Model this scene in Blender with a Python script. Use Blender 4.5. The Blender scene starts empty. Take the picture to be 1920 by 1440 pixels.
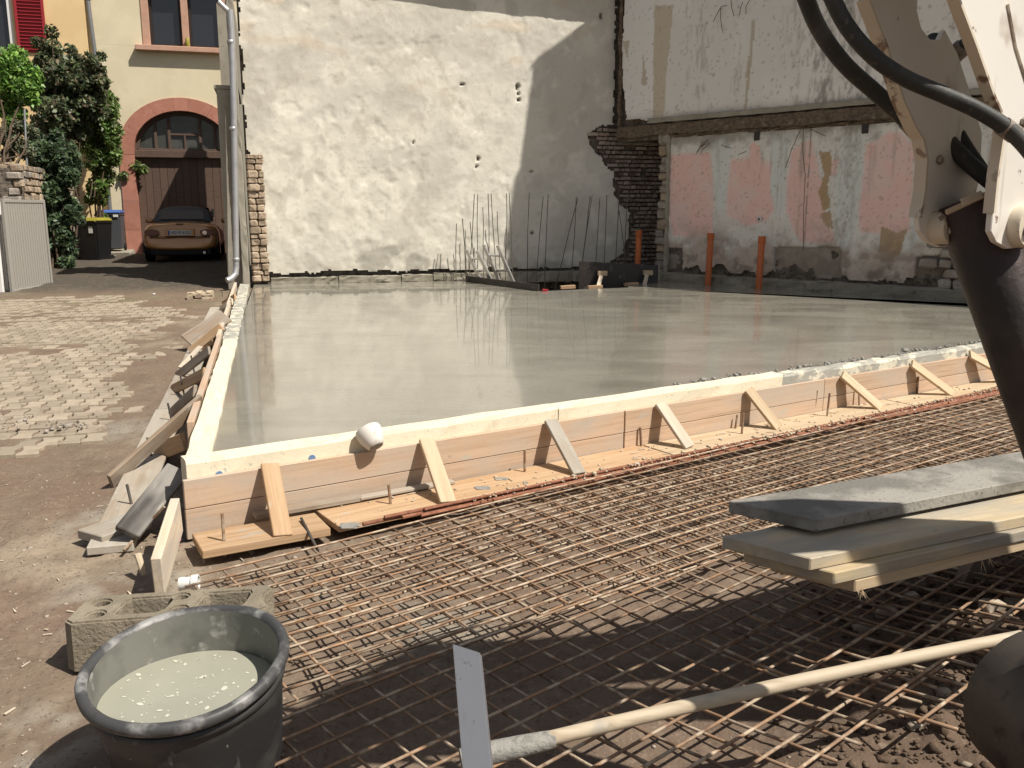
import bpy, bmesh, math, random
import numpy as np
from mathutils import Vector, Matrix

random.seed(7)
RNG = np.random.default_rng(7)
scene = bpy.context.scene
COL = scene.collection
rad = math.radians

# ------------------------------------------------------------------ camera
FPX, HOR, EYE = 1650.0, 325.0, 1.70            # focal length in photo pixels, horizon offset, eye height
PITCH = math.atan(HOR / FPX)
cam_d = bpy.data.cameras.new("camera")
cam_d.sensor_width = 36.0
cam_d.lens = 36.0 * FPX / 1920.0
cam_d.clip_start, cam_d.clip_end = 0.05, 2000.0
cam = bpy.data.objects.new("camera", cam_d)
COL.objects.link(cam)
cam.location = (0, 0, EYE)
cam.rotation_euler = (math.pi / 2 - PITCH, 0, 0)
scene.camera = cam

# ------------------------------------------------------------------ sky, sun, exposure
SUN_AZ, SUN_EL = rad(117), rad(54)
world = bpy.data.worlds.new("World")
scene.world = world
world.use_nodes = True
wn = world.node_tree
bgn = wn.nodes["Background"]
sky = wn.nodes.new("ShaderNodeTexSky")
sky.sky_type = 'NISHITA'
sky.sun_disc = False
sky.sun_elevation = SUN_EL
sky.sun_rotation = SUN_AZ
sky.dust_density = 1.6
sky.air_density = 1.0
hs_ = wn.nodes.new("ShaderNodeHueSaturation")          # hazy, half clouded summer sky
hs_.inputs['Saturation'].default_value = 0.45
wn.links.new(sky.outputs[0], hs_.inputs['Color'])
wn.links.new(hs_.outputs[0], bgn.inputs[0])
bgn.inputs[1].default_value = 0.062
sl = bpy.data.lights.new("sun", 'SUN')
sl.energy = 4.8
sl.angle = rad(0.53)
sl.color = (1.0, 0.94, 0.84)
sun = bpy.data.objects.new("sun", sl)
COL.objects.link(sun)
SUNV = Vector((math.sin(SUN_AZ) * math.cos(SUN_EL), math.cos(SUN_AZ) * math.cos(SUN_EL), math.sin(SUN_EL)))
sun.rotation_euler = SUNV.to_track_quat('Z', 'Y').to_euler()
sun.location = SUNV * 40
scene.view_settings.view_transform = 'Standard'
scene.view_settings.look = 'None'
scene.view_settings.exposure = 0.38
scene.view_settings.gamma = 1.0
scene.cycles.max_bounces = 6
scene.cycles.diffuse_bounces = 3
scene.cycles.use_adaptive_sampling = True
scene.cycles.adaptive_threshold = 0.02
scene.cycles.glossy_bounces = 3
scene.cycles.transmission_bounces = 2
scene.cycles.caustics_reflective = False
scene.cycles.caustics_refractive = False

# ------------------------------------------------------------------ geometry helpers
CF = np.array([0, math.cos(PITCH), -math.sin(PITCH)])
CU = np.array([0, math.sin(PITCH), math.cos(PITCH)])
CR = np.array([1.0, 0, 0])
CC = np.array([0, 0, EYE])


def ray(x, y):
    return (x - 960) / FPX * CR - (y - 720) / FPX * CU + CF


def G(x, y, z=0.0):
    """point of the level plane z seen at a photo position (survey of the site plan)"""
    r = ray(x, y)
    return CC + (z - EYE) / r[2] * r


def D(x, y, depth):
    """point at a distance along the view axis"""
    return CC + depth * ray(x, y)


def azv(a):
    return np.array([math.sin(rad(a)), math.cos(rad(a)), 0.0])


class Frame:
    """vertical plane: s along azimuth az, z up, off along the normal az+90"""
    def __init__(self, O, az):
        self.O = np.array([O[0], O[1], 0.0])
        self.az = az
        self.d = azv(az)
        self.n = azv(az + 90)

    def pt(self, s, z, off=0.0):
        return self.O + self.d * s + self.n * off + np.array([0, 0, z])

    def sz(self, x, y, off=0.0):
        r = ray(x, y)
        p = CC + np.dot(self.O + self.n * off - CC, self.n) / np.dot(r, self.n) * r
        return float(np.dot(p - self.O, self.d)), float(p[2])

    def px(self, pts, off=0.0):
        return [self.sz(x, y, off) for x, y in pts]


_tabs = {}


def vnoise(x, y, seed=0):
    if seed not in _tabs:
        _tabs[seed] = np.random.default_rng(seed + 100).random((256, 256))
    t = _tabs[seed]
    xi = np.floor(x).astype(int)
    yi = np.floor(y).astype(int)
    fx, fy = x - xi, y - yi
    fx = fx * fx * (3 - 2 * fx)
    fy = fy * fy * (3 - 2 * fy)
    x0, x1, y0, y1 = xi % 256, (xi + 1) % 256, yi % 256, (yi + 1) % 256
    return (t[x0, y0] * (1 - fx) + t[x1, y0] * fx) * (1 - fy) + (t[x0, y1] * (1 - fx) + t[x1, y1] * fx) * fy


def fbm(x, y, seed=0, oct=4):
    s, a, n = 0, 1.0, 0
    for k in range(oct):
        s = s + a * vnoise(x * 2 ** k + k * 17.3, y * 2 ** k + k * 9.1, seed + k)
        n += a
        a *= 0.5
    return s / n


def sstep(a, b, x):
    t = np.clip((x - a) / (b - a), 0, 1)
    return t * t * (3 - 2 * t)


def inpoly(poly, X, Y):
    c = np.zeros(X.shape, bool)
    n = len(poly)
    for i in range(n):
        x1, y1 = poly[i]
        x2, y2 = poly[(i + 1) % n]
        if y1 == y2:
            continue
        c ^= ((y1 > Y) != (y2 > Y)) & (X < (x2 - x1) * (Y - y1) / (y2 - y1) + x1)
    return c


WL = {}


def tag(o, label=None, cat=None, group=None, kind=None):
    if label:
        o["label"] = label
    if cat:
        o["category"] = cat
    if group:
        o["group"] = group
    if kind:
        o["kind"] = kind
    return o


def T(name, label, cat, loc, group=None):
    o = bpy.data.objects.new(name, None)
    o.empty_display_size = 0.1
    COL.objects.link(o)
    o.location = loc
    WL[o.name] = np.array(loc, float)
    return tag(o, label, cat, group)


def _place(o, parent, loc):
    COL.objects.link(o)
    if parent is not None:
        o.parent = parent
        WL[o.name] = WL[parent.name]
    else:
        o.location = loc
        WL[o.name] = np.array(loc, float)


def mk(name, V, F, mat, parent=None, loc=None, smooth=False, col=None, auto=False):
    """mesh object from world-space vertices"""
    V = np.asarray(V, float)
    if parent is not None:
        W = WL[parent.name]
    else:
        W = np.array(loc, float) if loc is not None else np.array([(V[:, 0].min() + V[:, 0].max()) / 2, (V[:, 1].min() + V[:, 1].max()) / 2, V[:, 2].min()])
    L = V - W
    me = bpy.data.meshes.new(name)
    if isinstance(F, np.ndarray):
        k = F.shape[1]
        me.vertices.add(len(L))
        me.vertices.foreach_set('co', L.astype(np.float32).ravel())
        me.loops.add(F.size)
        me.loops.foreach_set('vertex_index', F.astype(np.int32).ravel())
        me.polygons.add(len(F))
        me.polygons.foreach_set('loop_start', np.arange(0, F.size, k, dtype=np.int32))
        me.update(calc_edges=True)
    else:
        me.from_pydata([tuple(v) for v in L], [], F)
    if col is not None:
        a = me.color_attributes.new('Col', 'FLOAT_COLOR', 'POINT')
        c4 = np.ones((len(L), 4), np.float32)
        c4[:, :3] = col
        a.data.foreach_set('color', c4.ravel())
    me.materials.append(mat)
    if smooth:
        me.polygons.foreach_set('use_smooth', np.ones(len(me.polygons), bool))
    if auto:
        try:
            me.set_sharp_from_angle(angle=rad(40))
        except Exception:
            pass
    o = bpy.data.objects.new(name, me)
    _place(o, parent, W)
    return o


_boxes = {}


def boxmesh(dx, dy, dz, bev, mat, seed=None):
    key = (round(dx, 4), round(dy, 4), round(dz, 4), bev, mat.name, seed)
    if key in _boxes:
        return _boxes[key]
    bm = bmesh.new()
    bmesh.ops.create_cube(bm, size=1.0)
    for v in bm.verts:
        v.co = Vector((v.co.x * dx, v.co.y * dy, v.co.z * dz))
    if bev:
        bmesh.ops.bevel(bm, geom=bm.edges[:] + bm.verts[:], offset=min(bev, .45 * min(dx, dy, dz)), segments=1, affect='EDGES', profile=.5)
    if seed is not None:
        r = random.Random(seed)
        j = min(dx, dy, dz) * .10
        for v in bm.verts:
            v.co += Vector((r.uniform(-j, j), r.uniform(-j, j), r.uniform(-j, j)))
    me = bpy.data.meshes.new("board")
    bm.to_mesh(me)
    bm.free()
    me.materials.append(mat)
    _boxes[key] = me
    return me


def bx(name, C, X, Y, dims, mat, parent=None, bev=.004, seed=None):
    """box with centre C, local x along X, local y towards Y; dims along local x, y, z"""
    X = Vector(X).normalized()
    Y = Vector(Y)
    Z = X.cross(Y).normalized()
    Y = Z.cross(X)
    me = boxmesh(*dims, bev, mat, seed)
    o = bpy.data.objects.new(name, me)
    C = np.array(C, float)
    _place(o, parent, C)
    W = WL[parent.name] if parent is not None else np.zeros(3)
    M = Matrix(((X.x, Y.x, Z.x, 0), (X.y, Y.y, Z.y, 0), (X.z, Y.z, Z.z, 0), (0, 0, 0, 1)))
    M.translation = Vector(C - W)
    o.matrix_basis = M
    return o


def plank(name, A, B, w, t, side, mat, parent=None, bev=.003, seed=None):
    A, B = np.array(A, float), np.array(B, float)
    return bx(name, (A + B) / 2, B - A, side, (float(np.linalg.norm(B - A)), w, t), mat, parent, bev, seed)


def tube_vf(P, r, n=8, caps=True, taper=None):
    P = np.asarray(P, float)
    m = len(P)
    tg = np.gradient(P, axis=0)
    tg /= np.linalg.norm(tg, axis=1)[:, None]
    u = np.cross(tg[0], [0, 0, 1.0])
    if np.linalg.norm(u) < 1e-3:
        u = np.array([1.0, 0, 0])
    u /= np.linalg.norm(u)
    V, F = [], []
    for i in range(m):
        u = u - tg[i] * np.dot(u, tg[i])
        u /= np.linalg.norm(u)
        w = np.cross(tg[i], u)
        rr = (r if np.isscalar(r) else r[i])
        for k in range(n):
            a = 2 * math.pi * k / n
            V.append(P[i] + rr * (math.cos(a) * u + math.sin(a) * w))
    for i in range(m - 1):
        for k in range(n):
            F.append((i * n + k, i * n + (k + 1) % n, (i + 1) * n + (k + 1) % n, (i + 1) * n + k))
    if caps:
        F.append(tuple(range(n - 1, -1, -1)))
        F.append(tuple((m - 1) * n + k for k in range(n)))
    return np.array(V), F


def tube(name, P, r, mat, parent=None, n=8, smooth=True):
    V, F = tube_vf(P, r, n)
    return mk(name, V, F, mat, parent, smooth=smooth, auto=True)


def lathe_vf(prof, n, O, axis):
    axis = np.array(axis, float)
    axis /= np.linalg.norm(axis)
    u = np.cross(axis, [0, 1, 0.0])
    if np.linalg.norm(u) < .1:
        u = np.cross(axis, [1.0, 0, 0])
    u /= np.linalg.norm(u)
    w = np.cross(axis, u)
    V, F = [], []
    for r, h in prof:
        for k in range(n):
            a = 2 * math.pi * k / n
            V.append(np.array(O) + axis * h + r * (math.cos(a) * u + math.sin(a) * w))
    for i in range(len(prof) - 1):
        for k in range(n):
            F.append((i * n + k, i * n + (k + 1) % n, (i + 1) * n + (k + 1) % n, (i + 1) * n + k))
    return np.array(V), F


def prism_vf(poly, fr, off0, off1):
    """polygon in (s,z) of a frame, extruded from off0 to off1"""
    n = len(poly)
    V = [fr.pt(s, z, off0) for s, z in poly] + [fr.pt(s, z, off1) for s, z in poly]
    F = [tuple(range(n)), tuple(range(2 * n - 1, n - 1, -1))]
    for i in range(n):
        j = (i + 1) % n
        F.append((i, i + n, j + n, j))
    return np.array(V), F


def prism(name, poly, fr, off0, off1, mat, parent=None, bev=0):
    V, F = prism_vf(poly, fr, off0, off1)
    o = mk(name, V, F, mat, parent)
    bm = bmesh.new()
    bm.from_mesh(o.data)
    bmesh.ops.recalc_face_normals(bm, faces=bm.faces)
    if bev:
        es = [e for e in bm.edges if len(e.link_faces) == 2 and e.calc_face_angle() > .5]
        bmesh.ops.bevel(bm, geom=es, offset=bev, segments=1, affect='EDGES')
    bmesh.ops.triangulate(bm, faces=[f for f in bm.faces if len(f.verts) > 4])
    bm.to_mesh(o.data)
    bm.free()
    return o


def ragbar_vf(A, B, side, w, up, h, seg=.08, jit=.006, seed=0):
    """long bar with uneven faces: rectangle w x h swept from A to B"""
    r = np.random.default_rng(seed)
    A, B = np.array(A, float), np.array(B, float)
    L = np.linalg.norm(B - A)
    m = max(2, int(L / seg) + 1)
    x = (B - A) / L
    side = np.array(side, float) - x * np.dot(side, x)
    side /= np.linalg.norm(side)
    up = np.array(up, float)
    up = up - x * np.dot(up, x) - side * np.dot(up, side)
    up /= np.linalg.norm(up)
    pr = [(-.5, -.5), (.5, -.5), (.5, 0), (.5, .42), (.42, .5), (0, .5), (-.42, .5), (-.5, .42), (-.5, 0)]
    k = len(pr)
    V, F = [], []
    for i in range(m):
        c = A + (B - A) * i / (m - 1)
        for a, b in pr:
            V.append(c + side * (a * w + r.normal() * jit) + up * (b * h + r.normal() * jit * .8))
    for i in range(m - 1):
        for j in range(k):
            F.append((i * k + j, i * k + (j + 1) % k, (i + 1) * k + (j + 1) % k, (i + 1) * k + j))
    F.append(tuple(range(k - 1, -1, -1)))
    F.append(tuple((m - 1) * k + j for j in range(k)))
    return np.array(V), F


def ragbar(name, A, B, side, w, up, h, mat, parent=None, seg=.08, jit=.006, seed=0):
    V, F = ragbar_vf(A, B, side, w, up, h, seg, jit, seed)
    return mk(name, V, F, mat, parent)


def stone_vf(C, size, seed, X=(1, 0, 0), Y=(0, 1, 0)):
    """irregular rounded block"""
    bm = bmesh.new()
    bmesh.ops.create_cube(bm, size=1.0)
    bmesh.ops.bevel(bm, geom=bm.edges[:], offset=.16, segments=1, affect='EDGES')
    r = random.Random(seed)
    V = np.array([tuple(v.co) for v in bm.verts])
    F = [tuple(v.index for v in f.verts) for f in bm.faces]
    bm.free()
    V = V * np.array(size) * (1 + np.array([[r.uniform(-.13, .13) for _ in range(3)] for _ in V]))
    X = np.array(X, float)
    X /= np.linalg.norm(X)
    Y = np.array(Y, float)
    Y -= X * np.dot(X, Y)
    Y /= np.linalg.norm(Y)
    Z = np.cross(X, Y)
    return np.array(C) + V[:, :1] * X + V[:, 1:2] * Y + V[:, 2:] * Z, F


# ------------------------------------------------------------------ materials
def lin(r, g, b):
    return tuple(((c / 255 + .055) / 1.055) ** 2.4 if c / 255 > .04045 else c / 255 / 12.92 for c in (r, g, b))


def M(name, base, layers=(), rough=.8, spec=.3, metal=0.0, bump=(), attr=False, rnd=0.0, coat=0.0, coat_r=.1, rvar=None, trans=0.0, sub=None):
    m = bpy.data.materials.new(name)
    m.use_nodes = True
    nt = m.node_tree
    N, Lk = nt.nodes, nt.links
    b = N["Principled BSDF"]
    tc = N.new("ShaderNodeTexCoord")

    def coords(s, rot=0.0):
        mp = N.new("ShaderNodeMapping")
        mp.inputs['Rotation'].default_value = (0, 0, rot)
        mp.inputs['Scale'].default_value = s if isinstance(s, tuple) else (s, s, s)
        if rnd:
            oi = N.new("ShaderNodeObjectInfo")
            ml = N.new("ShaderNodeMath")
            ml.operation = 'MULTIPLY'
            ml.inputs[1].default_value = 57.0
            Lk.new(oi.outputs['Random'], ml.inputs[0])
            cx = N.new("ShaderNodeCombineXYZ")
            for i in range(3):
                Lk.new(ml.outputs[0], cx.inputs[i])
            Lk.new(cx.outputs[0], mp.inputs['Location'])
        Lk.new(tc.outputs['Object'], mp.inputs['Vector'])
        return mp.outputs[0]

    def noise(s, d=4.0, r=.55, kind='noise', dist=0.0, rot=0.0):
        d = min(d, 5.0) - 1.0
        if kind == 'voro':
            n = N.new("ShaderNodeTexVoronoi")
            n.inputs['Scale'].default_value = 1.0
            Lk.new(coords(s), n.inputs['Vector'])
            return n.outputs['Distance']
        n = N.new("ShaderNodeTexNoise")
        n.inputs['Scale'].default_value = 1.0
        n.inputs['Detail'].default_value = d
        n.inputs['Roughness'].default_value = r
        n.inputs['Distortion'].default_value = dist
        Lk.new(coords(s, rot), n.inputs['Vector'])
        return n.outputs['Fac']

    def ramp(sock, lo, hi):
        r = N.new("ShaderNodeMapRange")
        r.interpolation_type = 'SMOOTHSTEP'
        r.inputs['From Min'].default_value = lo
        r.inputs['From Max'].default_value = hi
        Lk.new(sock, r.inputs['Value'])
        return r.outputs['Result']

    if attr:
        at = N.new("ShaderNodeAttribute")
        at.attribute_name = 'Col'
        cur = at.outputs['Color']
    else:
        rg = N.new("ShaderNodeRGB")
        rg.outputs[0].default_value = (*base, 1)
        cur = rg.outputs[0]
    for la in layers:
        c = la['c']
        fac = ramp(noise(la['s'], la.get('d', 4.0), la.get('r', .55), la.get('k', 'noise'), la.get('x', 0.0), la.get('rot', 0.0)), la.get('lo', .4), la.get('hi', .6))
        f = la.get('f', 1.0)
        if f != 1.0:
            ml = N.new("ShaderNodeMath")
            ml.operation = 'MULTIPLY'
            ml.inputs[1].default_value = f
            Lk.new(fac, ml.inputs[0])
            fac = ml.outputs[0]
        mx = N.new("ShaderNodeMix")
        mx.data_type = 'RGBA'
        mx.blend_type = la.get('m', 'MIX')
        Lk.new(fac, mx.inputs['Factor'])
        Lk.new(cur, mx.inputs['A'])
        mx.inputs['B'].default_value = (*c, 1)
        cur = mx.outputs['Result']
    if rnd:
        oi = N.new("ShaderNodeObjectInfo")
        hs = N.new("ShaderNodeHueSaturation")
        mr = N.new("ShaderNodeMapRange")
        mr.inputs['To Min'].default_value = 1 - rnd
        mr.inputs['To Max'].default_value = 1 + rnd
        Lk.new(oi.outputs['Random'], mr.inputs['Value'])
        Lk.new(mr.outputs['Result'], hs.inputs['Value'])
        Lk.new(cur, hs.inputs['Color'])
        cur = hs.outputs['Color']
    Lk.new(cur, b.inputs['Base Color'])
    b.inputs['Roughness'].default_value = rough
    b.inputs['Specular IOR Level'].default_value = spec
    b.inputs['Metallic'].default_value = metal
    b.inputs['Coat Weight'].default_value = coat
    b.inputs['Coat Roughness'].default_value = coat_r
    if trans:
        b.inputs['Transmission Weight'].default_value = trans
    if rvar:
        s, lo, hi, r0, r1 = rvar
        mr = N.new("ShaderNodeMapRange")
        mr.inputs['From Min'].default_value = lo
        mr.inputs['From Max'].default_value = hi
        mr.inputs['To Min'].default_value = r0
        mr.inputs['To Max'].default_value = r1
        Lk.new(noise(s), mr.inputs['Value'])
        Lk.new(mr.outputs['Result'], b.inputs['Roughness'])
    prev = None
    for bb in bump:
        s, st, dist = bb[:3]
        bn = N.new("ShaderNodeBump")
        bn.inputs['Strength'].default_value = st
        bn.inputs['Distance'].default_value = dist
        Lk.new(noise(s, 3.5, .6, bb[3] if len(bb) > 3 else 'noise'), bn.inputs['Height'])
        if prev is not None:
            Lk.new(prev, bn.inputs['Normal'])
        prev = bn.outputs['Normal']
    if prev is not None:
        Lk.new(prev, b.inputs['Normal'])
    return m


def L(c, s, lo=.4, hi=.6, f=1.0, **k):
    return dict(c=c, s=s, lo=lo, hi=hi, f=f, **k)


def wood(name, a, b, grey=None, gf=0.0, cem=0.0, rnd=.12, rough=.75):
    ls = [L(b, (1.2, 26, 40), .38, .66, .75, d=6.0, x=.4), L(tuple(.55 * c for c in b), (2.5, 70, 90), .58, .72, .45),
          L(tuple(.5 * c for c in b), (9, 16, 16), .70, .78, .6)]
    if grey:
        ls.append(L(grey, (1.6, 5, 5), .5 - gf * .3, .75 - gf * .3, .85))
    if cem:
        ls.append(L((.40, .375, .325), (4, 10, 10), .66 - cem, .80 - cem, .75, d=8.0))
        ls.append(L((.20, .19, .17), (30, 30, 30), .60, .68, .4 * cem / .2))
    return M(name, a, ls, rough, .25, bump=[((3, 60, 60), .25, .004), (14, .2, .006)], rnd=rnd)


W_FORM = wood('formwork_wood', (.52, .375, .265), (.43, .295, .20), (.45, .37, .295), .35, .05, .08)
W_FRESH = wood('fresh_pine', (.53, .415, .28), (.43, .315, .195), None, 0, .02, .10)
W_ORANGE = wood('orange_pine', (.47, .325, .20), (.37, .23, .125), None, 0, .06, .14)
W_PALE = wood('pale_pine', (.60, .51, .395), (.49, .39, .28), (.45, .40, .34), .3, .07, .10)
W_GREY = wood('weathered_wood', (.26, .19, .13), (.16, .115, .08), (.29, .255, .215), .3, .06, .16)
W_DARK = wood('black_weathered_wood', (.095, .085, .078), (.05, .046, .042), (.30, .28, .255), .22, .05, .12)
W_CEM = wood('cement_coated_board', (.36, .30, .235), (.27, .22, .165), (.37, .335, .285), .6, .15, .10)
W_CEMDK = M('wet_cement_board', (.185, .175, .155), [L((.35, .33, .295), 3.5, .42, .62, .9, d=6.0), L((.10, .095, .09), 60, .60, .70, .7), L((.42, .40, .36), (2, 9, 9), .66, .72, .6)], .8, .3, bump=[(60, .6, .006), (12, .4, .01)], rnd=.1)
W_BATTEN = M('white_painted_batten', (.82, .805, .775), [L((.50, .48, .45), (3, 14, 14), .60, .75, .5), L((.40, .37, .33), 40, .66, .74, .6)], .55, .35, bump=[((6, 40, 40), .15, .003)])
W_POLE = M('wooden_pole', (.50, .42, .31), [L((.37, .29, .20), (3, 40, 40), .45, .7, .7), L((.25, .19, .13), 9, .62, .74, .6), L((.30, .29, .26), 5, .60, .70, .6)], .6, .3, bump=[((4, 50, 50), .2, .003)])
PLY = M('black_film_plywood', (.030, .024, .021), [L((.10, .09, .08), 8, .6, .7, .6), L((.22, .21, .19), 18, .66, .72, .7)], .45, .4)
FOAM = M('cream_insulation', (.72, .655, .50), [L((.58, .50, .36), 9, .55, .75, .6), L((.40, .38, .34), (14, 30, 30), .64, .70, .8, d=6.0), L((.30, .29, .26), 45, .68, .74, .7)], .85, .15, bump=[(50, .4, .004), (9, .3, .008)])
FOAMC = M('insulation_under_cement', (.62, .58, .47), [L((.34, .33, .29), 8, .42, .5, .95, d=7.0), L((.20, .19, .17), 40, .62, .70, .6)], .85, .15, bump=[(30, .5, .006)])
BLUE = M('blue_plug', (.12, .21, .36), [], .5, .4)
SLAB = M('wet_concrete', (.278, .260, .215), [L((.328, .306, .253), .9, .40, .66, .8, d=6.0), L((.205, .194, .157), (.5, 1.6, 1), .50, .70, .6, d=6.0), L((.37, .345, .275), (.45, 3.0, 1), .70, .78, .35, d=6.0, rot=.5),
                                                      L((.33, .31, .25), (1.2, 9.0, 1), .60, .76, .45, d=5.0, rot=-.6), L((.20, .19, .155), (.9, 12.0, 1), .62, .74, .35, d=5.0, rot=.9)], .16, .5,
         bump=[((1.2, 3, 1), .03, .02), ((3, 22, 3), .03, .003), (24, .015, .002)], coat=.65, coat_r=.05, rvar=((.8, 2.0, 1), .35, .68, .13, .34))
SLABEDGE = M('spilled_concrete', (.27, .26, .235), [L((.18, .175, .16), 40, .5, .65, .7), L((.38, .36, .31), 6, .55, .7, .7)], .8, .3, bump=[(70, .7, .008)])
KERB = M('green_grey_concrete', (.23, .21, .165), [L((.32, .29, .235), 3, .45, .7, .8), L((.11, .10, .08), 9, .58, .72, .7)], .8, .3, bump=[(30, .4, .006)])
RUST = M('rusty_rebar', (.24, .155, .10), [L((.36, .21, .115), 9, .46, .66, .7), L((.44, .36, .27), 14, .46, .62, .85), L((.085, .05, .035), 8, .60, .72, .8)], .72, .35, metal=.15, bump=[((260, 260, 260), .5, .002)], rnd=.22)
RUST2 = M('thick_rusty_rebar', (.235, .095, .055), [L((.33, .15, .09), 10, .45, .65, .8), L((.52, .48, .42), 26, .64, .70, .9), L((.10, .045, .03), 30, .55, .7, .6)], .8, .3, bump=[((130, 130, 130), .8, .004)], rnd=.15)
BAR = M('grey_brown_rebar', (.13, .115, .10), [L((.07, .06, .05), 5, .45, .6, .7)], .7, .35, metal=.3, rnd=.2)
ALU = M('aluminium', (.62, .60, .57), [L((.40, .38, .35), 12, .58, .7, .7)], .38, .5, metal=.75)
ORANGE = M('orange_drain_plastic', (.46, .125, .04), [L((.34, .10, .04), 8, .5, .7, .6), L((.36, .24, .17), 20, .68, .76, .6)], .45, .4)
RUBBER = M('black_rubber_tub', (.020, .020, .021), [L((.055, .053, .050), (4, 4, 7), .48, .66, .8, d=7.0), L((.30, .295, .28), (16, 16, 4), .60, .72, .7, d=8.0), L((.40, .39, .37), 30, .70, .76, .6)], .55, .45, bump=[(10, .2, .01), (50, .25, .003)])
RIM = M('scuffed_rubber_rim', (.055, .055, .056), [L((.30, .295, .285), 10, .46, .66, .85, d=7.0), L((.03, .03, .032), 16, .60, .7, .7)], .5, .45, bump=[(40, .3, .003)])
TUBIN = M('cement_smeared_tub_inside', (.17, .17, .15), [L((.10, .10, .09), 6, .48, .66, .7), L((.40, .395, .36), 16, .58, .70, .7, d=7.0)], .6, .4, bump=[(18, .4, .006)])
SLURRY = M('cement_water', (.315, .31, .25), [L((.36, .355, .285), 3, .4, .6, .6)], .12, .5, bump=[(5, .02, .01)])
FROTH = M('froth_spot', (.56, .55, .46), [], .4, .4)
BLOCK = M('concrete_block', (.205, .175, .13), [L((.29, .25, .19), 5, .42, .62, .8, d=6.0), L((.08, .072, .055), 70, .64, .72, .8), L((.33, .29, .21), 60, .66, .72, .5)], .9, .2, bump=[(70, .8, .008), (14, .5, .01)])
BLOCKL = M('pale_concrete_block', (.48, .40, .29), [L((.38, .31, .22), 8, .45, .65, .8)], .9, .2, bump=[(50, .5, .008)])
CUP = M('white_rubber_cup', (.66, .62, .56), [L((.42, .39, .35), 18, .55, .7, .7), L((.30, .28, .25), 60, .70, .76, .6)], .6, .35, bump=[(40, .2, .003)])
CUPB = M('shade_toned_cup_base', (.30, .275, .25), [L((.20, .18, .165), 50, .45, .65, .7)], .7, .3)  # shade on the cup's underside put into the base colour
EX_W = M('cream_machine_paint', (.74, .71, .65), [L((.64, .60, .53), 3, .45, .7, .7), L((.16, .075, .04), (22, 22, 22), .67, .73, .9, d=8.0), L((.30, .22, .15), 7, .62, .74, .5), L((.38, .33, .27), (30, 30, 3), .62, .76, .45)], .42, .45, bump=[(30, .1, .003)], coat=.15)
EX_E = M('chipped_machine_paint', (.60, .53, .42), [L((.13, .065, .035), (18, 18, 18), .54, .62, .9, d=8.0), L((.70, .62, .50), 9, .5, .7, .5)], .5, .4, bump=[(40, .3, .003)])
EX_D = M('dirty_dark_steel', (.022, .019, .018), [L((.055, .042, .034), 5, .45, .65, .8), L((.24, .19, .13), (16, 16, 6), .67, .74, .7, d=8.0), L((.06, .025, .022), 3, .5, .66, .6)], .55, .45, metal=.2, bump=[(20, .4, .008), (70, .3, .003)])
EX_B = M('worn_bucket_steel', (.085, .072, .060), [L((.17, .135, .10), 2.5, .42, .68, .8, d=6.0), L((.20, .18, .16), (5, 18, 5), .62, .74, .7), L((.03, .026, .024), 14, .55, .7, .7)], .5, .45, metal=.4, bump=[(24, .3, .006)])
HOSE = M('hydraulic_hose', (.026, .027, .025), [L((.075, .073, .065), 9, .45, .68, .8), L((.10, .095, .08), 60, .60, .70, .5)], .6, .4, bump=[(120, .25, .002)])
STEEL = M('worn_steel_pin', (.30, .26, .22), [L((.12, .07, .045), 22, .5, .65, .8)], .45, .5, metal=.6)
TIMBER = M('old_floor_beam', (.16, .12, .085), [L((.09, .066, .048), (3, 20, 20), .42, .62, .8), L((.26, .21, .16), 8, .58, .72, .6)], .9, .2, bump=[((4, 30, 40), .6, .02)])
STONE = M('sandstone', (.33, .255, .185), [L((.40, .32, .235), 6, .4, .6, .7), L((.20, .16, .13), 12, .58, .72, .8)], .9, .2, bump=[(20, .7, .02)], rnd=.25)
RUBBLE = M('grey_rubble_stone', (.30, .26, .22), [L((.40, .36, .31), 7, .45, .6, .7), L((.15, .13, .11), 14, .55, .7, .7)], .9, .2, bump=[(20, .6, .02)], rnd=.25)
BRICKM = M('old_grey_brick', (.27, .225, .19), [L((.18, .115, .085), 3, .48, .62, .75), L((.36, .32, .28), 24, .5, .7, .7), L((.09, .078, .07), 9, .56, .68, .8)], .9, .2, bump=[(40, .5, .008)], rnd=.3)
MORTAR = M('masonry_core', (.125, .105, .085), [L((.20, .17, .14), 6, .4, .6, .8), L((.06, .05, .04), 14, .5, .65, .8)], .95, .1, bump=[(12, .8, .03)])
PLASTER = M('old_white_plaster', (1, 1, 1), [L((.62, .56, .47), 26, .62, .74, .45), L((1, 1, 1), 60, .6, .75, .12)], .9, .2, attr=True, bump=[(6, .16, .025), (22, .26, .010), (70, .25, .004)])
PLASTER2 = M('torn_plaster_and_paint', (1, 1, 1), [L((.28, .235, .19), (46, 46, 46), .72, .78, .45), L((.36, .31, .26), (60, 60, 9), .72, .80, .3)], .85, .2, attr=True, bump=[(30, .3, .008), (90, .2, .003)])
GROUND = M('muddy_ground', (1, 1, 1), [L((.125, .088, .062), 3.0, .50, .72, .45, d=7.0), L((.25, .205, .155), 7, .60, .74, .4, d=7.0), L((.085, .06, .045), 48, .56, .68, .6), L((.40, .34, .27), 110, .66, .73, .6), L((.28, .22, .165), 22, .56, .70, .4)], .85, .25, attr=True,
           bump=[(6, .35, .03), (34, .5, .012), (130, .5, .004)])
CLOD = M('soil_clod', (.12, .083, .058), [L((.19, .14, .10), 20, .45, .65, .8), L((.07, .048, .034), 60, .5, .65, .6)], .95, .15, bump=[(80, .5, .005)], rnd=.2)
PEBBLE = M('pale_pebble', (.42, .36, .29), [L((.30, .24, .18), 20, .45, .6, .7)], .85, .2, rnd=.25)
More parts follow.
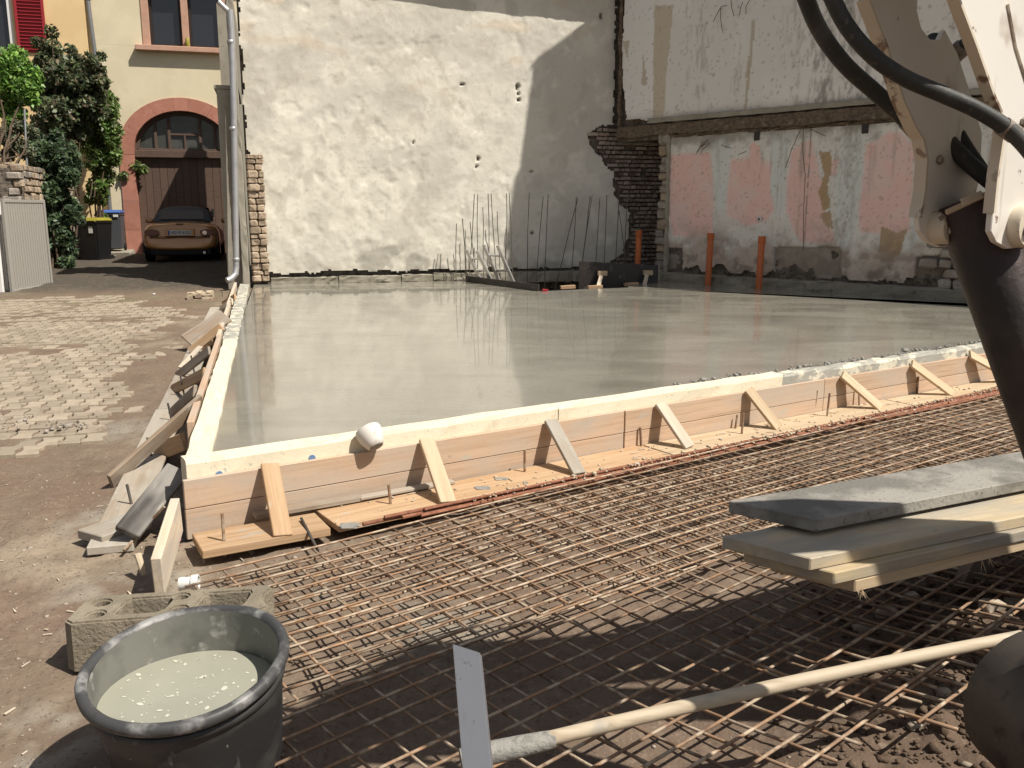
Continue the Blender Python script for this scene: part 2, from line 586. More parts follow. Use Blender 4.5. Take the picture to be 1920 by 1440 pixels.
PAVER = M('paving_stone', (.335, .28, .215), [L((.25, .20, .15), 5, .45, .65, .8, d=6.0), L((.39, .34, .265), 22, .55, .7, .6), L((.20, .15, .11), 60, .64, .72, .5)], .9, .2, bump=[(60, .4, .004)], rnd=.18)
YELLOW = M('pale_yellow_render', (.70, .62, .44), [L((.62, .545, .38), 1.2, .42, .62, .6), L((.74, .655, .46), 4, .55, .72, .5), L((.48, .41, .28), .8, .62, .74, .4)], .9, .15, bump=[(60, .25, .004)])
PEACH = M('peach_render', (.74, .55, .30), [L((.66, .48, .26), 1.5, .45, .65, .6)], .9, .15, bump=[(60, .25, .004)])
REDSTONE = M('red_sandstone', (.40, .18, .13), [L((.46, .215, .16), 4, .45, .65, .8), L((.30, .12, .08), 12, .58, .7, .6)], .85, .2, bump=[(30, .25, .005)], rnd=.06)
ROSE = M('rose_sandstone', (.50, .31, .225), [L((.44, .26, .19), 5, .45, .65, .7)], .85, .2, bump=[(30, .2, .004)])
DOORB = M('brown_door_board', (.115, .075, .058), [L((.085, .056, .043), (30, 30, 2), .45, .65, .6)], .6, .3, rnd=.08)
DOORF = M('brown_door_frame', (.085, .055, .043), [], .6, .3)
GLASS = M('dark_window_glass', (.02, .022, .026), [], .04, .6, coat=.4, coat_r=.02)
GLASSG = M('dusty_window_glass', (.055, .055, .05), [L((.09, .088, .08), 4, .45, .65, .6)], .18, .5)
WFRAME = M('dark_brown_window_frame', (.028, .018, .014), [], .5, .35)
WHITEF = M('white_window_frame', (.72, .71, .69), [], .5, .35)
SHUT = M('red_shutter_paint', (.30, .022, .030), [], .5, .35)
ZINC = M('zinc_pipe', (.46, .46, .47), [L((.36, .36, .37), 6, .45, .65, .6)], .42, .5, metal=.55)
PIPEG = M('dull_grey_gutter_pipe', (.20, .205, .21), [L((.30, .30, .30), (6, 6, 1), .5, .7, .6)], .45, .45, metal=.4)
PIER = M('grey_render', (.29, .265, .215), [L((.36, .33, .275), 3, .45, .65, .7), L((.17, .155, .125), 9, .60, .72, .6)], .9, .2, bump=[(30, .3, .006)])
GATE = M('grey_painted_gate', (.33, .31, .28), [L((.36, .33, .29), 3, .5, .7, .6)], .5, .4)
BINB = M('black_bin_plastic', (.012, .012, .013), [], .45, .4)
BING = M('grey_bin_plastic', (.075, .08, .09), [], .5, .4)
LIDY = M('yellow_lid_plastic', (.30, .27, .035), [L((.22, .20, .04), 4, .45, .65, .6)], .45, .4)
LIDB = M('blue_lid_plastic', (.05, .12, .36), [], .4, .45)
PAPER = M('white_sticker', (.62, .62, .60), [], .6, .3)
CARP = M('copper_car_paint', (.44, .21, .07), [], .3, .5, metal=.3, coat=.9, coat_r=.04)
CART = M('grey_fabric_roof', (.085, .09, .10), [L((.11, .115, .125), 30, .45, .6, .6)], .85, .2, bump=[(300, .3, .002)])
CARG = M('plastic_rear_window', (.10, .085, .065), [], .12, .5)
CARL = M('red_tail_light', (.10, .008, .008), [], .15, .5, coat=.6)
CARK = M('black_trim', (.012, .012, .012), [], .6, .3)
CHROME = M('chrome', (.7, .7, .7), [], .12, .5, metal=1.0)
PLATEB = M('plate_blue', (.02, .06, .30), [], .4, .4)
LETTER = M('plate_letter', (.02, .02, .02), [], .5, .3)
BARK = M('bark', (.085, .06, .042), [L((.14, .105, .075), 20, .45, .65, .7)], .9, .2, bump=[(40, .5, .01)])
LEAFD = M('dark_leaf', (1, 1, 1), [], .45, .35, attr=True)
LEAFG = M('bright_leaf', (1, 1, 1), [], .42, .35, attr=True)
for m_ in (LEAFD, LEAFG):
    nt_ = m_.node_tree
    tr_ = nt_.nodes.new('ShaderNodeBsdfTranslucent')
    mx_ = nt_.nodes.new('ShaderNodeMixShader')
    mx_.inputs[0].default_value = .35
    pb_ = nt_.nodes['Principled BSDF']
    nt_.links.new(pb_.inputs['Base Color'].links[0].from_socket, tr_.inputs['Color'])
    nt_.links.new(pb_.outputs[0], mx_.inputs[1])
    nt_.links.new(tr_.outputs[0], mx_.inputs[2])
    nt_.links.new(mx_.outputs[0], nt_.nodes['Material Output'].inputs['Surface'])
TARP = M('pale_blue_plastic', (.55, .60, .66), [], .35, .4)
STRING = M('pink_string', (.62, .15, .30), [], .7, .3)
TILE = M('old_roof_tile', (.20, .085, .055), [L((.13, .06, .045), 5, .45, .65, .7)], .85, .2, rnd=.2)
ROOFW = M('roof_board', (.15, .11, .08), [], .85, .2)
ASPH = M('dark_lane_asphalt', (.07, .062, .052), [L((.11, .096, .08), 3, .45, .66, .7, d=7.0), L((.15, .13, .105), 40, .66, .74, .6)], .9, .2, bump=[(80, .4, .004), (6, .3, .02)])

# ================================================================== SITE PLAN
ZS = 0.40                                   # top of the wet slab
BW = Frame((-4.705, 15.89), 74.7)           # white back wall
WW = Frame((1.966, 17.715), 136.0)          # shaded wing wall with the pink panels
FF = Frame((-1.69, 4.33), 56.9)             # outer face of the front formwork
LF = Frame((-1.69, 4.33), -15.3)            # outer line of the left formwork (s runs away from the camera)
HF = Frame((-9.5, 23.9), 74.7)              # yellow house front
UPZ = np.array([0, 0, 1.0])


def gz(x, y):
    """height of the yard: rises slowly towards the houses"""
    v = -.264 * x + .965 * y
    return np.interp(v, [-50, 4.8, 10, 13.5, 16.5, 20.5, 24.5, 60], [0, 0, .11, .19, .34, .57, .58, .6])


pitA, pitB, pitC = G(875, 528, ZS), G(1010, 546, ZS), G(1178, 539, ZS)
pitD = BW.pt(BW.sz(1178, 520)[0] - .1, 0, .16)
pitE = BW.pt(BW.sz(872, 522)[0], 0, .16)
slab_in = [FF.pt(.12, 0, -.15), FF.pt(12.5, 0, -.15), WW.pt(9.5, 0, .15), WW.pt(0.2, 0, .15)]
slab_left_near = FF.pt(.02, 0, -.12) + azv(74.7) * .07
slab_left_far = BW.pt(.06, 0, .1)
slab_poly = [slab_left_near, FF.pt(12.5, 0, -.12), WW.pt(10.0, 0, .12), WW.pt(.9, 0, .12), BW.pt(7.6, 0, .12), pitD, pitC, pitB, pitA, pitE, slab_left_far]
slab2d = [(p[0], p[1]) for p in slab_poly]
site2d = [(p[0], p[1]) for p in [FF.pt(.02, 0, -.05), FF.pt(13, 0, -.05), WW.pt(10.4, 0, .0), WW.pt(0, 0, .0), BW.pt(.1, 0, 0)]]

# ------------------------------------------------------------------ ground sheet
def axis(parts):
    out = []
    for a, b, st in parts:
        out.append(np.arange(a, b, st))
    return np.unique(np.round(np.concatenate(out), 4))


xs = np.concatenate([[-600, -250, -100, -50, -30, -20], axis([(-14, -9, .25), (-9, -2.6, .05), (-2.6, 2.8, .022), (2.8, 9, .12)]), [9.2, 12, 18, 30, 60, 150, 600]])
ys = np.concatenate([[-600, -200, -60, -20, -8, -3, -1, 0, .6, 1.1], axis([(1.4, 5.0, .022), (5.0, 14.5, .06), (14.5, 25, .12)]), [25.5, 27, 30, 40, 70, 150, 600]])
X, Y = np.meshgrid(xs, ys)
Z = gz(X, Y)
inside = inpoly(site2d, X, Y)
v_ = -.264 * X + .965 * Y
u_ = .9646 * X + .2639 * Y
n1, n2, n3 = fbm(X * .9, Y * .9, 1, 5), fbm(X * 4, Y * 4, 5, 4), fbm(X * 14, Y * 14, 9, 3)
# soft earth at the near right corner
soil = sstep(.35, 1.1, X * .62 - (Y - 2.75) * .80 + .35 * (n2 - .5)) * sstep(4.4, 3.4, Y) * (X > 0)
soil = np.maximum(soil, sstep(1.1, 1.7, X) * sstep(4.6, 3.6, Y))
Z = Z + .030 * (n1 - .5) + .012 * (n2 - .5) + .006 * (n3 - .5)
Z = Z + soil * (.05 + .10 * (fbm(X * 3.2, Y * 3.2, 21, 5) - .42) + .05 * (fbm(X * 12, Y * 12, 25, 4) - .5) + .03 * np.abs(fbm(X * 26, Y * 26, 28, 3) - .5))
Z = Z - .015 * sstep(.2, -.2, X * 0 + (n2 - .52) * 4) * (~inside)
Z[inside] = np.where(inpoly(slab2d, X, Y)[inside], -.25, -1.25)
Z = np.where((np.abs(X) > 40) | (np.abs(Y) > 45), Z - .02 * 0, Z)
mud = np.stack([.190 - .02 * n1, .140 - .012 * n1, .102 - .01 * n1], -1)
pale = np.array([.27, .215, .158])
k = sstep(.50, .66, n1 + .35 * (n2 - .5))[..., None]
colg = mud * (1 - k) + pale * k
red = np.array([.172, .118, .086])
k = (sstep(.46, .66, fbm(X * 1.7 + 7, Y * 1.7, 31, 4)) * .7)[..., None]
colg = colg * (1 - k) + red * k
mo = sstep(-1.7, -1.2, X) * sstep(5.6, 4.6, Y - .6 * X) * sstep(-20, 0, Y)
k = (mo * .8)[..., None]                                               # ground toned darker brown in the mesh area
colg = colg * (1 - k) + np.array([.150, .108, .079]) * (.8 + .5 * n2[..., None]) * k
# dried cement patches beside the corner of the formwork
cm = np.zeros_like(X)
for cx, cy, r in [(-1.75, 3.75, .36), (-1.6, 3.45, .25), (-2.2, 4.7, .35), (-1.55, 2.6, .24), (-3.0, 6.6, .3), (-1.0, 3.6, .25), (-.35, 3.4, .3)]:
    cm = np.maximum(cm, sstep(r * 1.25, r * .5, np.hypot(X - cx, (Y - cy) * .8) + .35 * (n2 - .5) + .12 * (n3 - .5)))
k = (cm * sstep(.40, .60, n2 + .25 * (n3 - .5) + .05) * .65)[..., None]
colg = colg * (1 - k) + np.array([.29, .268, .22]) * k
ds = np.array([.118, .080, .056])
k = (soil * .95)[..., None]
colg = colg * (1 - k) + ds * k
k = (sstep(15.8, 17.2, v_ + .8 * (n1 - .5)))[..., None]           # building shade painted into the lane before the gate
colg = colg * (1 - k) + np.array([.075, .065, .052]) * k
k = (sstep(.55, .72, n2) * sstep(14.2, 15.2, v_) * sstep(17.0, 15.8, v_))[..., None] * .5
colg = colg * (1 - k) + np.array([.16, .17, .08]) * k
ny, nx = X.shape
idx = np.arange(ny * nx).reshape(ny, nx)
Q = np.stack([idx[:-1, :-1], idx[:-1, 1:], idx[1:, 1:], idx[1:, :-1]], -1).reshape(-1, 4)
ground = mk('ground', np.stack([X, Y, Z], -1).reshape(-1, 3), Q, GROUND, loc=(0, 0, 0), smooth=True, col=colg.reshape(-1, 3))
tag(ground, kind='structure')


def gh(x, y):
    """interpolated height of the finished ground sheet"""
    i = int(np.clip(np.searchsorted(xs, x) - 1, 0, nx - 2))
    j = int(np.clip(np.searchsorted(ys, y) - 1, 0, ny - 2))
    return float(Z[j:j + 2, i:i + 2].mean())


# ------------------------------------------------------------------ paved yard, stone by stone
yard = bpy.data.objects.new('paved_yard', None)
COL.objects.link(yard)
WL[yard.name] = np.array([-5.0, 9.5, .1])
yard.location = WL[yard.name]
tag(yard, kind='structure')


def paver_mesh(kind):
    w, l, h = .142, .232, .06
    # double-T outline
    o = .018
    pts = [(-w / 2, -l / 2), (-w / 2 + .03, -l / 2), (w / 2 - .03, -l / 2), (w / 2, -l / 2), (w / 2, -l / 2 + .045), (w / 2 - o, -l / 2 + .075), (w / 2 - o, l / 2 - .075), (w / 2, l / 2 - .045),
           (w / 2, l / 2), (-w / 2, l / 2), (-w / 2, l / 2 - .045), (-w / 2 + o, l / 2 - .075), (-w / 2 + o, -l / 2 + .075), (-w / 2, -l / 2 + .045)]
    r = random.Random(kind)
    n = len(pts)
    V = [(x * 1.0, y * 1.0, -h) for x, y in pts] + [(x, y, -.006) for x, y in pts] + [(x * .93, y * .96, 0 + r.uniform(-.001, .001)) for x, y in pts]
    F = []
    for a in (0, n):
        for i in range(n):
            j = (i + 1) % n
            F.append((a + i, a + j, a + n + j, a + n + i))
    F.append(tuple(range(2 * n, 3 * n)))
    me = bpy.data.meshes.new('paver')
    me.from_pydata(V, [], F)
    me.materials.append(PAVER)
    return me


pm = [paver_mesh(i) for i in range(4)]
pav_poly = [tuple(G(x, y, .12)[:2]) for x, y in [(-60, 588), (180, 578), (345, 592), (300, 640), (255, 690), (238, 745), (215, 800), (135, 822), (60, 830), (-80, 850)]]
cand = []
for i in range(-50, 50):
    for j in range(-36, 36):
        lx, ly = i * .150 + (.075 if j % 2 else 0), j * .240
        p = np.array([-5.0, 9.3]) + lx * np.array([.9646, .2639]) + ly * np.array([-.2639, .9646])
        jx = float(fbm(np.array([p[0] * 2]), np.array([p[1] * 2]), 41, 3)[0] - .5)
        if inpoly(pav_poly, np.array([p[0] + jx * .9]), np.array([p[1] + jx * 1.2]))[0]:
            cand.append((float(np.hypot(p[0], p[1])), p, jx))
cand.sort(key=lambda c: c[0])
def paver_z(p):
    cov = float(fbm(np.array([p[0] * 1.3]), np.array([p[1] * 1.3]), 45, 4)[0])
    return float(gz(p[0], p[1])) + .012 - max(0, cov - .47) * .11 + random.uniform(-.002, .002)


for dist, p, jx in cand[:300]:
    o = bpy.data.objects.new('paver', random.choice(pm))
    COL.objects.link(o)
    o.parent = yard
    o.location = Vector((p[0], p[1], paver_z(p))) - Vector(WL[yard.name])
    o.rotation_euler = (random.uniform(-.010, .010), random.uniform(-.010, .010), rad(15.3) + random.uniform(-.015, .015))
Vs, Fs = [], []
pv = np.array([tuple(v.co) for v in pm[0].vertices])
pf_ = [tuple(q.vertices) for q in pm[0].polygons]
ca, sa = math.cos(rad(15.3)), math.sin(rad(15.3))
for dist, p, jx in cand[300:]:
    z = paver_z(p)
    k0 = len(Vs)
    for v in pv:
        Vs.append((p[0] + v[0] * ca - v[1] * sa, p[1] + v[0] * sa + v[1] * ca, z + v[2]))
    Fs += [tuple(k0 + i for i in q) for q in pf_]
if Vs:
    o = mk('far_pavers', np.array(Vs), Fs, PAVER, yard)
    o['kind'] = 'stuff'

# ------------------------------------------------------------------ wet slab
n = len(slab_poly)
V = [(p[0], p[1], ZS) for p in slab_poly] + [(p[0], p[1], -.9) for p in slab_poly]
F = [tuple(range(n)), tuple(range(2 * n - 1, n - 1, -1))] + [(i, i + n, (i + 1) % n + n, (i + 1) % n) for i in range(n)]
slab = mk('concrete_slab', V, F, SLAB, loc=(0, 9, ZS))
bm = bmesh.new()
bm.from_mesh(slab.data)
bmesh.ops.recalc_face_normals(bm, faces=bm.faces)
bmesh.ops.triangulate(bm, faces=[f for f in bm.faces if len(f.verts) > 4])
bm.to_mesh(slab.data)
bm.free()
tag(slab, 'large freshly poured wet grey concrete slab reflecting the walls', 'concrete slab')
# pit floor
pf = mk('pit_floor', [(p[0], p[1], -.85) for p in (pitA, pitB, pitC, pitD, pitE)], [(0, 1, 2, 3, 4)], SLABEDGE, loc=(.5, 15.5, -.85))
tag(pf, kind='structure')

# ================================================================== WHITE BACK WALL
def wall_grid(fr, s0, s1, z0, z1, res, disp, colf, keep, name, mat, parent, off=0.0):
    S, Zz = np.meshgrid(np.arange(s0, s1 + res, res), np.arange(z0, z1 + res, res))
    d = disp(S, Zz)
    P = fr.O + S[..., None] * fr.d + (off + d)[..., None] * fr.n + Zz[..., None] * UPZ
    C = colf(S, Zz)
    K = keep(S, Zz)
    h, w = S.shape
    idx = np.arange(h * w).reshape(h, w)
    q = np.stack([idx[:-1, :-1], idx[:-1, 1:], idx[1:, 1:], idx[1:, :-1]], -1)
    kk = K[:-1, :-1] & K[:-1, 1:] & K[1:, 1:] & K[1:, :-1]
    q = q[kk]
    used = np.unique(q)
    remap = -np.ones(h * w, int)
    remap[used] = np.arange(len(used))
    return mk(name, P.reshape(-1, 3)[used], remap[q], mat, parent, smooth=True, col=C.reshape(-1, 3)[used])


backw = T('back_wall', 'tall sunlit rough white plastered wall at the back of the site', 'wall', BW.pt(3.5, .3))
brick_poly = BW.px([(1104, 252), (1122, 240), (1165, 236), (1260, 236), (1265, 520), (1120, 520), (1132, 500), (1168, 478), (1182, 440), (1184, 398), (1160, 384), (1152, 345), (1140, 305), (1120, 285), (1110, 275)])
blot = [(705, 487, 38, 26, .9), (778, 495, 26, 22, .8), (1035, 503, 42, 20, .7), (737, 470, 20, 12, .5)]
holes = [(970, 163, 4, 7), (972, 176, 3, 5), (973, 187, 5, 4), (775, 267, 3, 3), (896, 298, 3, 4), (893, 312, 3, 3), (997, 322, 4, 2), (998, 437, 3, 4), (866, 158, 5, 1.5), (1128, 30, 3, 6)]


def bw_fields(S, Zz):
    a = fbm(S * 1.1, Zz * 1.1, 51, 5)
    b = fbm(S * 5, Zz * 5, 55, 4)
    c = fbm(S * 17, Zz * 17, 59, 3)
    return a, b, c


def bw_mask(S, Zz, items, asp=1.0):
    m = np.zeros_like(S)
    nn = fbm(S * 9, Zz * 9, 63, 3) - .5
    for it in items:
        s, z = BW.sz(it[0], it[1])
        rx, rz = it[2] * 14 / 1650, it[3] * 14 / 1650
        m = np.maximum(m, sstep(1.25, .8, np.hypot((S - s) / rx, (Zz - z) / rz) + nn * 1.0))
    return m


def bw_disp(S, Zz):
    a, b, c = bw_fields(S, Zz)
    h = .034 * (a - .5) + .013 * (b - .5) + .006 * (c - .5)
    h = h - .010 * sstep(.60, .70, fbm(S * 2.6, Zz * 2.6, 91, 5)) - .06 * bw_mask(S, Zz, holes)
    h = h + .03 * sstep(2.0, .5, Zz) * (b - .4)
    return h


def bw_col(S, Zz):
    a, b, c = bw_fields(S, Zz)
    base = np.array([.655, .62, .535])
    C = np.ones(S.shape + (3,)) * base

    def mixc(k, col, C):
        k = np.clip(k, 0, 1)[..., None]
        return C * (1 - k) + np.array(col) * k
    C = mixc(sstep(.50, .68, fbm(S * .8 + 3, Zz * .8, 71, 5)) * .85, (.53, .50, .43), C)
    C = mixc(sstep(.55, .72, fbm(S * 2.6, Zz * 2.6, 75, 4)) * .7, (.76, .72, .63), C)
    C = mixc(sstep(.56, .72, fbm(S * 3.5 + 9, Zz * 3.0, 79, 4)) * .6, (.47, .435, .37), C)
    C = mixc(sstep(.54, .66, fbm(S * 1.1 + 5, Zz * 1.9, 95, 5)) * .5, (.50, .475, .415), C)
    C = mixc(sstep(.60, .75, fbm(S * 1.6, Zz * 5, 83, 4)) * sstep(2.8, 5.2, Zz) * .6, (.60, .50, .38), C)
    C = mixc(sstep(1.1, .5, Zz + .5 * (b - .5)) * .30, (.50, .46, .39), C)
    C = mixc(bw_mask(S, Zz, blot) * .8, (.34, .32, .275), C)
    C = mixc(bw_mask(S, Zz, holes) * .9, (.10, .085, .07), C)
    C = mixc(sstep(.67, .76, c) * .35, (.42, .38, .32), C)
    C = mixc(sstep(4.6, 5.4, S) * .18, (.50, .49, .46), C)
    return C


def bw_keep(S, Zz):
    a, b, c = bw_fields(S, Zz)
    nn = (b - .5) * .35 + (c - .5) * .12
    e = np.where(Zz < 2.62 + .6 * (c - .5), .29 - .05 * np.clip((Zz - .5) / 2.1, 0, 1), .05 + .02 * np.sin(Zz * 5))
    k = S > e + nn * .35
    k &= ~inpoly(brick_poly, S + nn * .55, Zz + nn * .4)
    k &= Zz > .57 + .11 * (fbm(S * 6, Zz * 2, 87, 3) - .4) + .05 * (c - .5)
    k &= S < 6.93 + .10 * (c - .5) + 1.2 * (Zz < 3.25)
    return k


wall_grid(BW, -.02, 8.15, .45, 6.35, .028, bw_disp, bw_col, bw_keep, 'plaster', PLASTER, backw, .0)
V, F = prism_vf([(0.03, .2), (8.3, .2), (8.3, 6.4), (0.03, 6.4)], BW, -.42, -.075)
mk('masonry_core', V, F, MORTAR, backw)
# bricks laid bare beside the corner
bi = 0
z = .46
row = 0
while z < 3.28:
    s = 6.15 + (row % 2) * .07 + random.uniform(-.02, .02)
    hz = .068 + random.uniform(-.004, .004)
    while s < 8.12:
        w = random.choice([.115, .115, .235, .12, .235])
        cs, cz = s + w / 2, z + hz / 2
        if inpoly(brick_poly, np.array([cs - .05]), np.array([cz]))[0] and random.random() > .03:
            dp = random.uniform(-.018, .010) + (-.03 if random.random() < .08 else 0)
            bx('brick', BW.pt(cs, cz, -.045 + dp), BW.d + UPZ * random.uniform(-.03, .03), BW.n, (w - .014, .11, hz - .011), BRICKM, backw, .006, seed=random.randint(0, 5))
        s += w
    z += .083
    row += 1
# sandstone quoins at the street corner
z = .44
qi = 0
while z < 2.66:
    h = random.uniform(.07, .15)
    s = .04
    while s < .31:
        w = random.uniform(.12, .22)
        w = min(w, .335 - s)
        if w > .06:
            V, F = stone_vf(BW.pt(s + w / 2, z + h / 2, -.03 + random.uniform(-.015, .02)), (w * .97, .16, h * .94), 300 + qi, BW.d, BW.n)
            mk('quoin_stone', V, F, STONE, backw)
            qi += 1
        s += w
    z += h
# eave of its roof, just above the picture
ev = np.array([BW.pt(-.5, 6.35, -.6), BW.pt(8.6, 5.955, -.6), BW.pt(8.6, 5.955, .42), BW.pt(-.5, 6.35, .42)])
mk('roof_eave', np.vstack([ev, ev + UPZ * .12]), [(0, 1, 2, 3), (7, 6, 5, 4), (0, 4, 5, 1), (1, 5, 6, 2), (2, 6, 7, 3), (3, 7, 4, 0)], ROOFW, backw)
for i in range(26):
    s = -.3 + i * .34 + random.uniform(-.03, .03)
    zz = 6.35 - .0434 * (s + .5) - .06 * random.random()
    if random.random() < .35:
        bx('roof_tile', BW.pt(s, zz + .12, .41), BW.d, BW.n, (.18, .05 + random.uniform(0, .05), .03), TILE, backw, .004)

# base kerb along the back wall
kt = T('edge_beam', 'low rough concrete edge strip along the foot of the white wall', 'kerb', BW.pt(2, ZS))
sk0, sk1 = .35, BW.sz(872, 522)[0]
cuts = [sk0, 1.55, 2.7, 3.3, sk1]
for i in range(4):
    ragbar('plank', BW.pt(cuts[i] + .01, ZS + .055 + .01 * i, .11), BW.pt(cuts[i + 1] - .01, ZS + .05 + .008 * i, .12), BW.n, .10, UPZ, .12, KERB, kt, seed=i, jit=.008)
kt2 = T('pit_edge_beam', 'shaded concrete edge strip behind the stair pit', 'kerb', BW.pt(5, ZS))
ragbar('strip', BW.pt(sk1 + .02, ZS + .04, .08), BW.pt(7.9, ZS + .04, .08), BW.n, .16, UPZ, .20, KERB, kt2, seed=9, jit=.008)

# ================================================================== WING WALL
wing = T('wing_wall', 'shaded house wall with torn pink and grey plaster above a floor beam', 'house wall', WW.pt(4, .4))
gable = [(.10, 3.0), (.10, 5.6), (3.47, 10.5), (6.4, 6.0), (7.4, 4.9), (10.2, 4.4), (10.2, 3.0)]
prism('gable_core', gable, WW, -.42, -.035, MORTAR, wing)
prism('lower_core', [(1.32, .1), (10.2, .1), (10.2, 2.98), (1.32, 2.98)], WW, -.5, -.06, MORTAR, wing)
prism('unseen_sun_stop', [(-1.3, .1), (5.0, .1), (5.0, 6.4), (-1.3, 6.4)], WW, -1.45, -1.12, MORTAR, wing)  # unseen wall added to keep sun off the bare bricks
prism('unseen_gap_cover', [(-.4, 3.06), (1.5, 3.06), (1.5, 3.2), (-.4, 3.2)], WW, -1.3, -.44, TIMBER, wing)  # unseen piece added to stop sun slipping under the gable
# tile ends along the verge of the demolished roof
for (a, b), (c, d_) in (((.10, 5.6), (3.47, 10.5)), ((3.47, 10.5), (6.4, 6.0))):
    nn = 20
    for i in range(nn):
        t = (i + .5) / nn
        if random.random() < .75:
            bx('roof_tile', WW.pt(a + (c - a) * t, b + (d_ - b) * t + .05, -.2), np.array(WW.d) * (c - a) + UPZ * (d_ - b), WW.n, (.24, .42, random.uniform(.05, .13)), TILE, wing, .006)
for (s, z) in [(3.75, 10.0), (4.1, 9.45), (4.5, 8.85), (4.95, 8.2), (5.4, 7.5)]:
    bx('snow_hook', WW.pt(s + .1, z + .10, -.2), WW.d + UPZ * .25, WW.n, (.34, .05, .05), TIMBER, wing, .004)


def mixc(C, k, col):
    k = np.clip(k, 0, 1)[..., None]
    return C * (1 - k) + np.array(col) * k


def wp(poly):
    return WW.px(poly)


def softpoly(p, S, Zz, amp=.05):
    m = 0
    for k_, (sc, w) in enumerate(((5, 1.0), (11, .8), (26, .7), (40, .6))):
        n0, n1_ = fbm(S * sc, Zz * sc, 171 + 7 * k_, 3) - .5, fbm(S * sc + 31, Zz * sc, 175 + 7 * k_, 3) - .5
        m = m + inpoly(p, S + n0 * amp * 3 * w, Zz + n1_ * amp * 4 * w)
    return m / 4.0


def wnoise(S, Zz):
    return (fbm(S * 5, Zz * 5, 111, 4) - .5, fbm(S * 17, Zz * 17, 115, 3) - .5)


PINK = (.82, .53, .48)
pinks = [wp([(1257, 290), (1330, 286), (1335, 330), (1338, 380), (1335, 440), (1300, 446), (1262, 440), (1254, 400)]),
         wp([(1372, 300), (1404, 296), (1408, 268), (1425, 272), (1426, 300), (1446, 304), (1443, 350), (1452, 395), (1440, 412), (1400, 425), (1362, 402), (1364, 340)]),
         wp([(1484, 285), (1500, 270), (1522, 264), (1530, 290), (1536, 330), (1548, 350), (1545, 400), (1562, 430), (1565, 455), (1500, 456), (1474, 400), (1476, 330)]),
         wp([(1552, 300), (1572, 298), (1570, 325), (1556, 332)]),
         wp([(1624, 270), (1650, 262), (1666, 248), (1690, 250), (1714, 272), (1712, 330), (1704, 436), (1660, 436), (1640, 436), (1612, 436), (1610, 400), (1618, 330)])]
tans = [wp([(1650, 425), (1682, 438), (1700, 428), (1690, 470), (1680, 492), (1648, 490)]), wp([(1535, 282), (1558, 284), (1560, 310), (1552, 345), (1556, 390), (1545, 395), (1534, 360), (1545, 330)]),
        wp([(1536, 400), (1558, 395), (1562, 430), (1548, 425)])]
greys = [wp([(1700, 270), (1728, 260), (1722, 500), (1690, 500), (1702, 440)]), wp([(1334, 250), (1372, 250), (1368, 330), (1358, 395), (1342, 400), (1338, 330)]),
         wp([(1446, 250), (1482, 250), (1474, 330), (1470, 400), (1448, 398), (1444, 340)]), wp([(1575, 250), (1620, 240), (1615, 340), (1604, 430), (1575, 500), (1566, 430), (1572, 330)])]
cuts_b = [wp([(1452, 463), (1575, 463), (1577, 524), (1450, 518)]), wp([(1246, 464), (1278, 466), (1278, 515), (1240, 512)]), wp([(1716, 482), (1850, 470), (1860, 560), (1714, 545)])]


def lw_disp(S, Zz):
    a, c = wnoise(S, Zz)
    h = .02 * a + .008 * c
    for p in cuts_b:
        h = h - .05 * inpoly(p, S + .04 * a, Zz + .04 * a)
    h = h - .03 * sstep(.12, .25, fbm(S * 3, Zz * 3, 117, 4) - .42) * sstep(1.35, .8, Zz)
    for p in pinks:
        h = h - .010 * softpoly(p, S, Zz, .045)
    return h


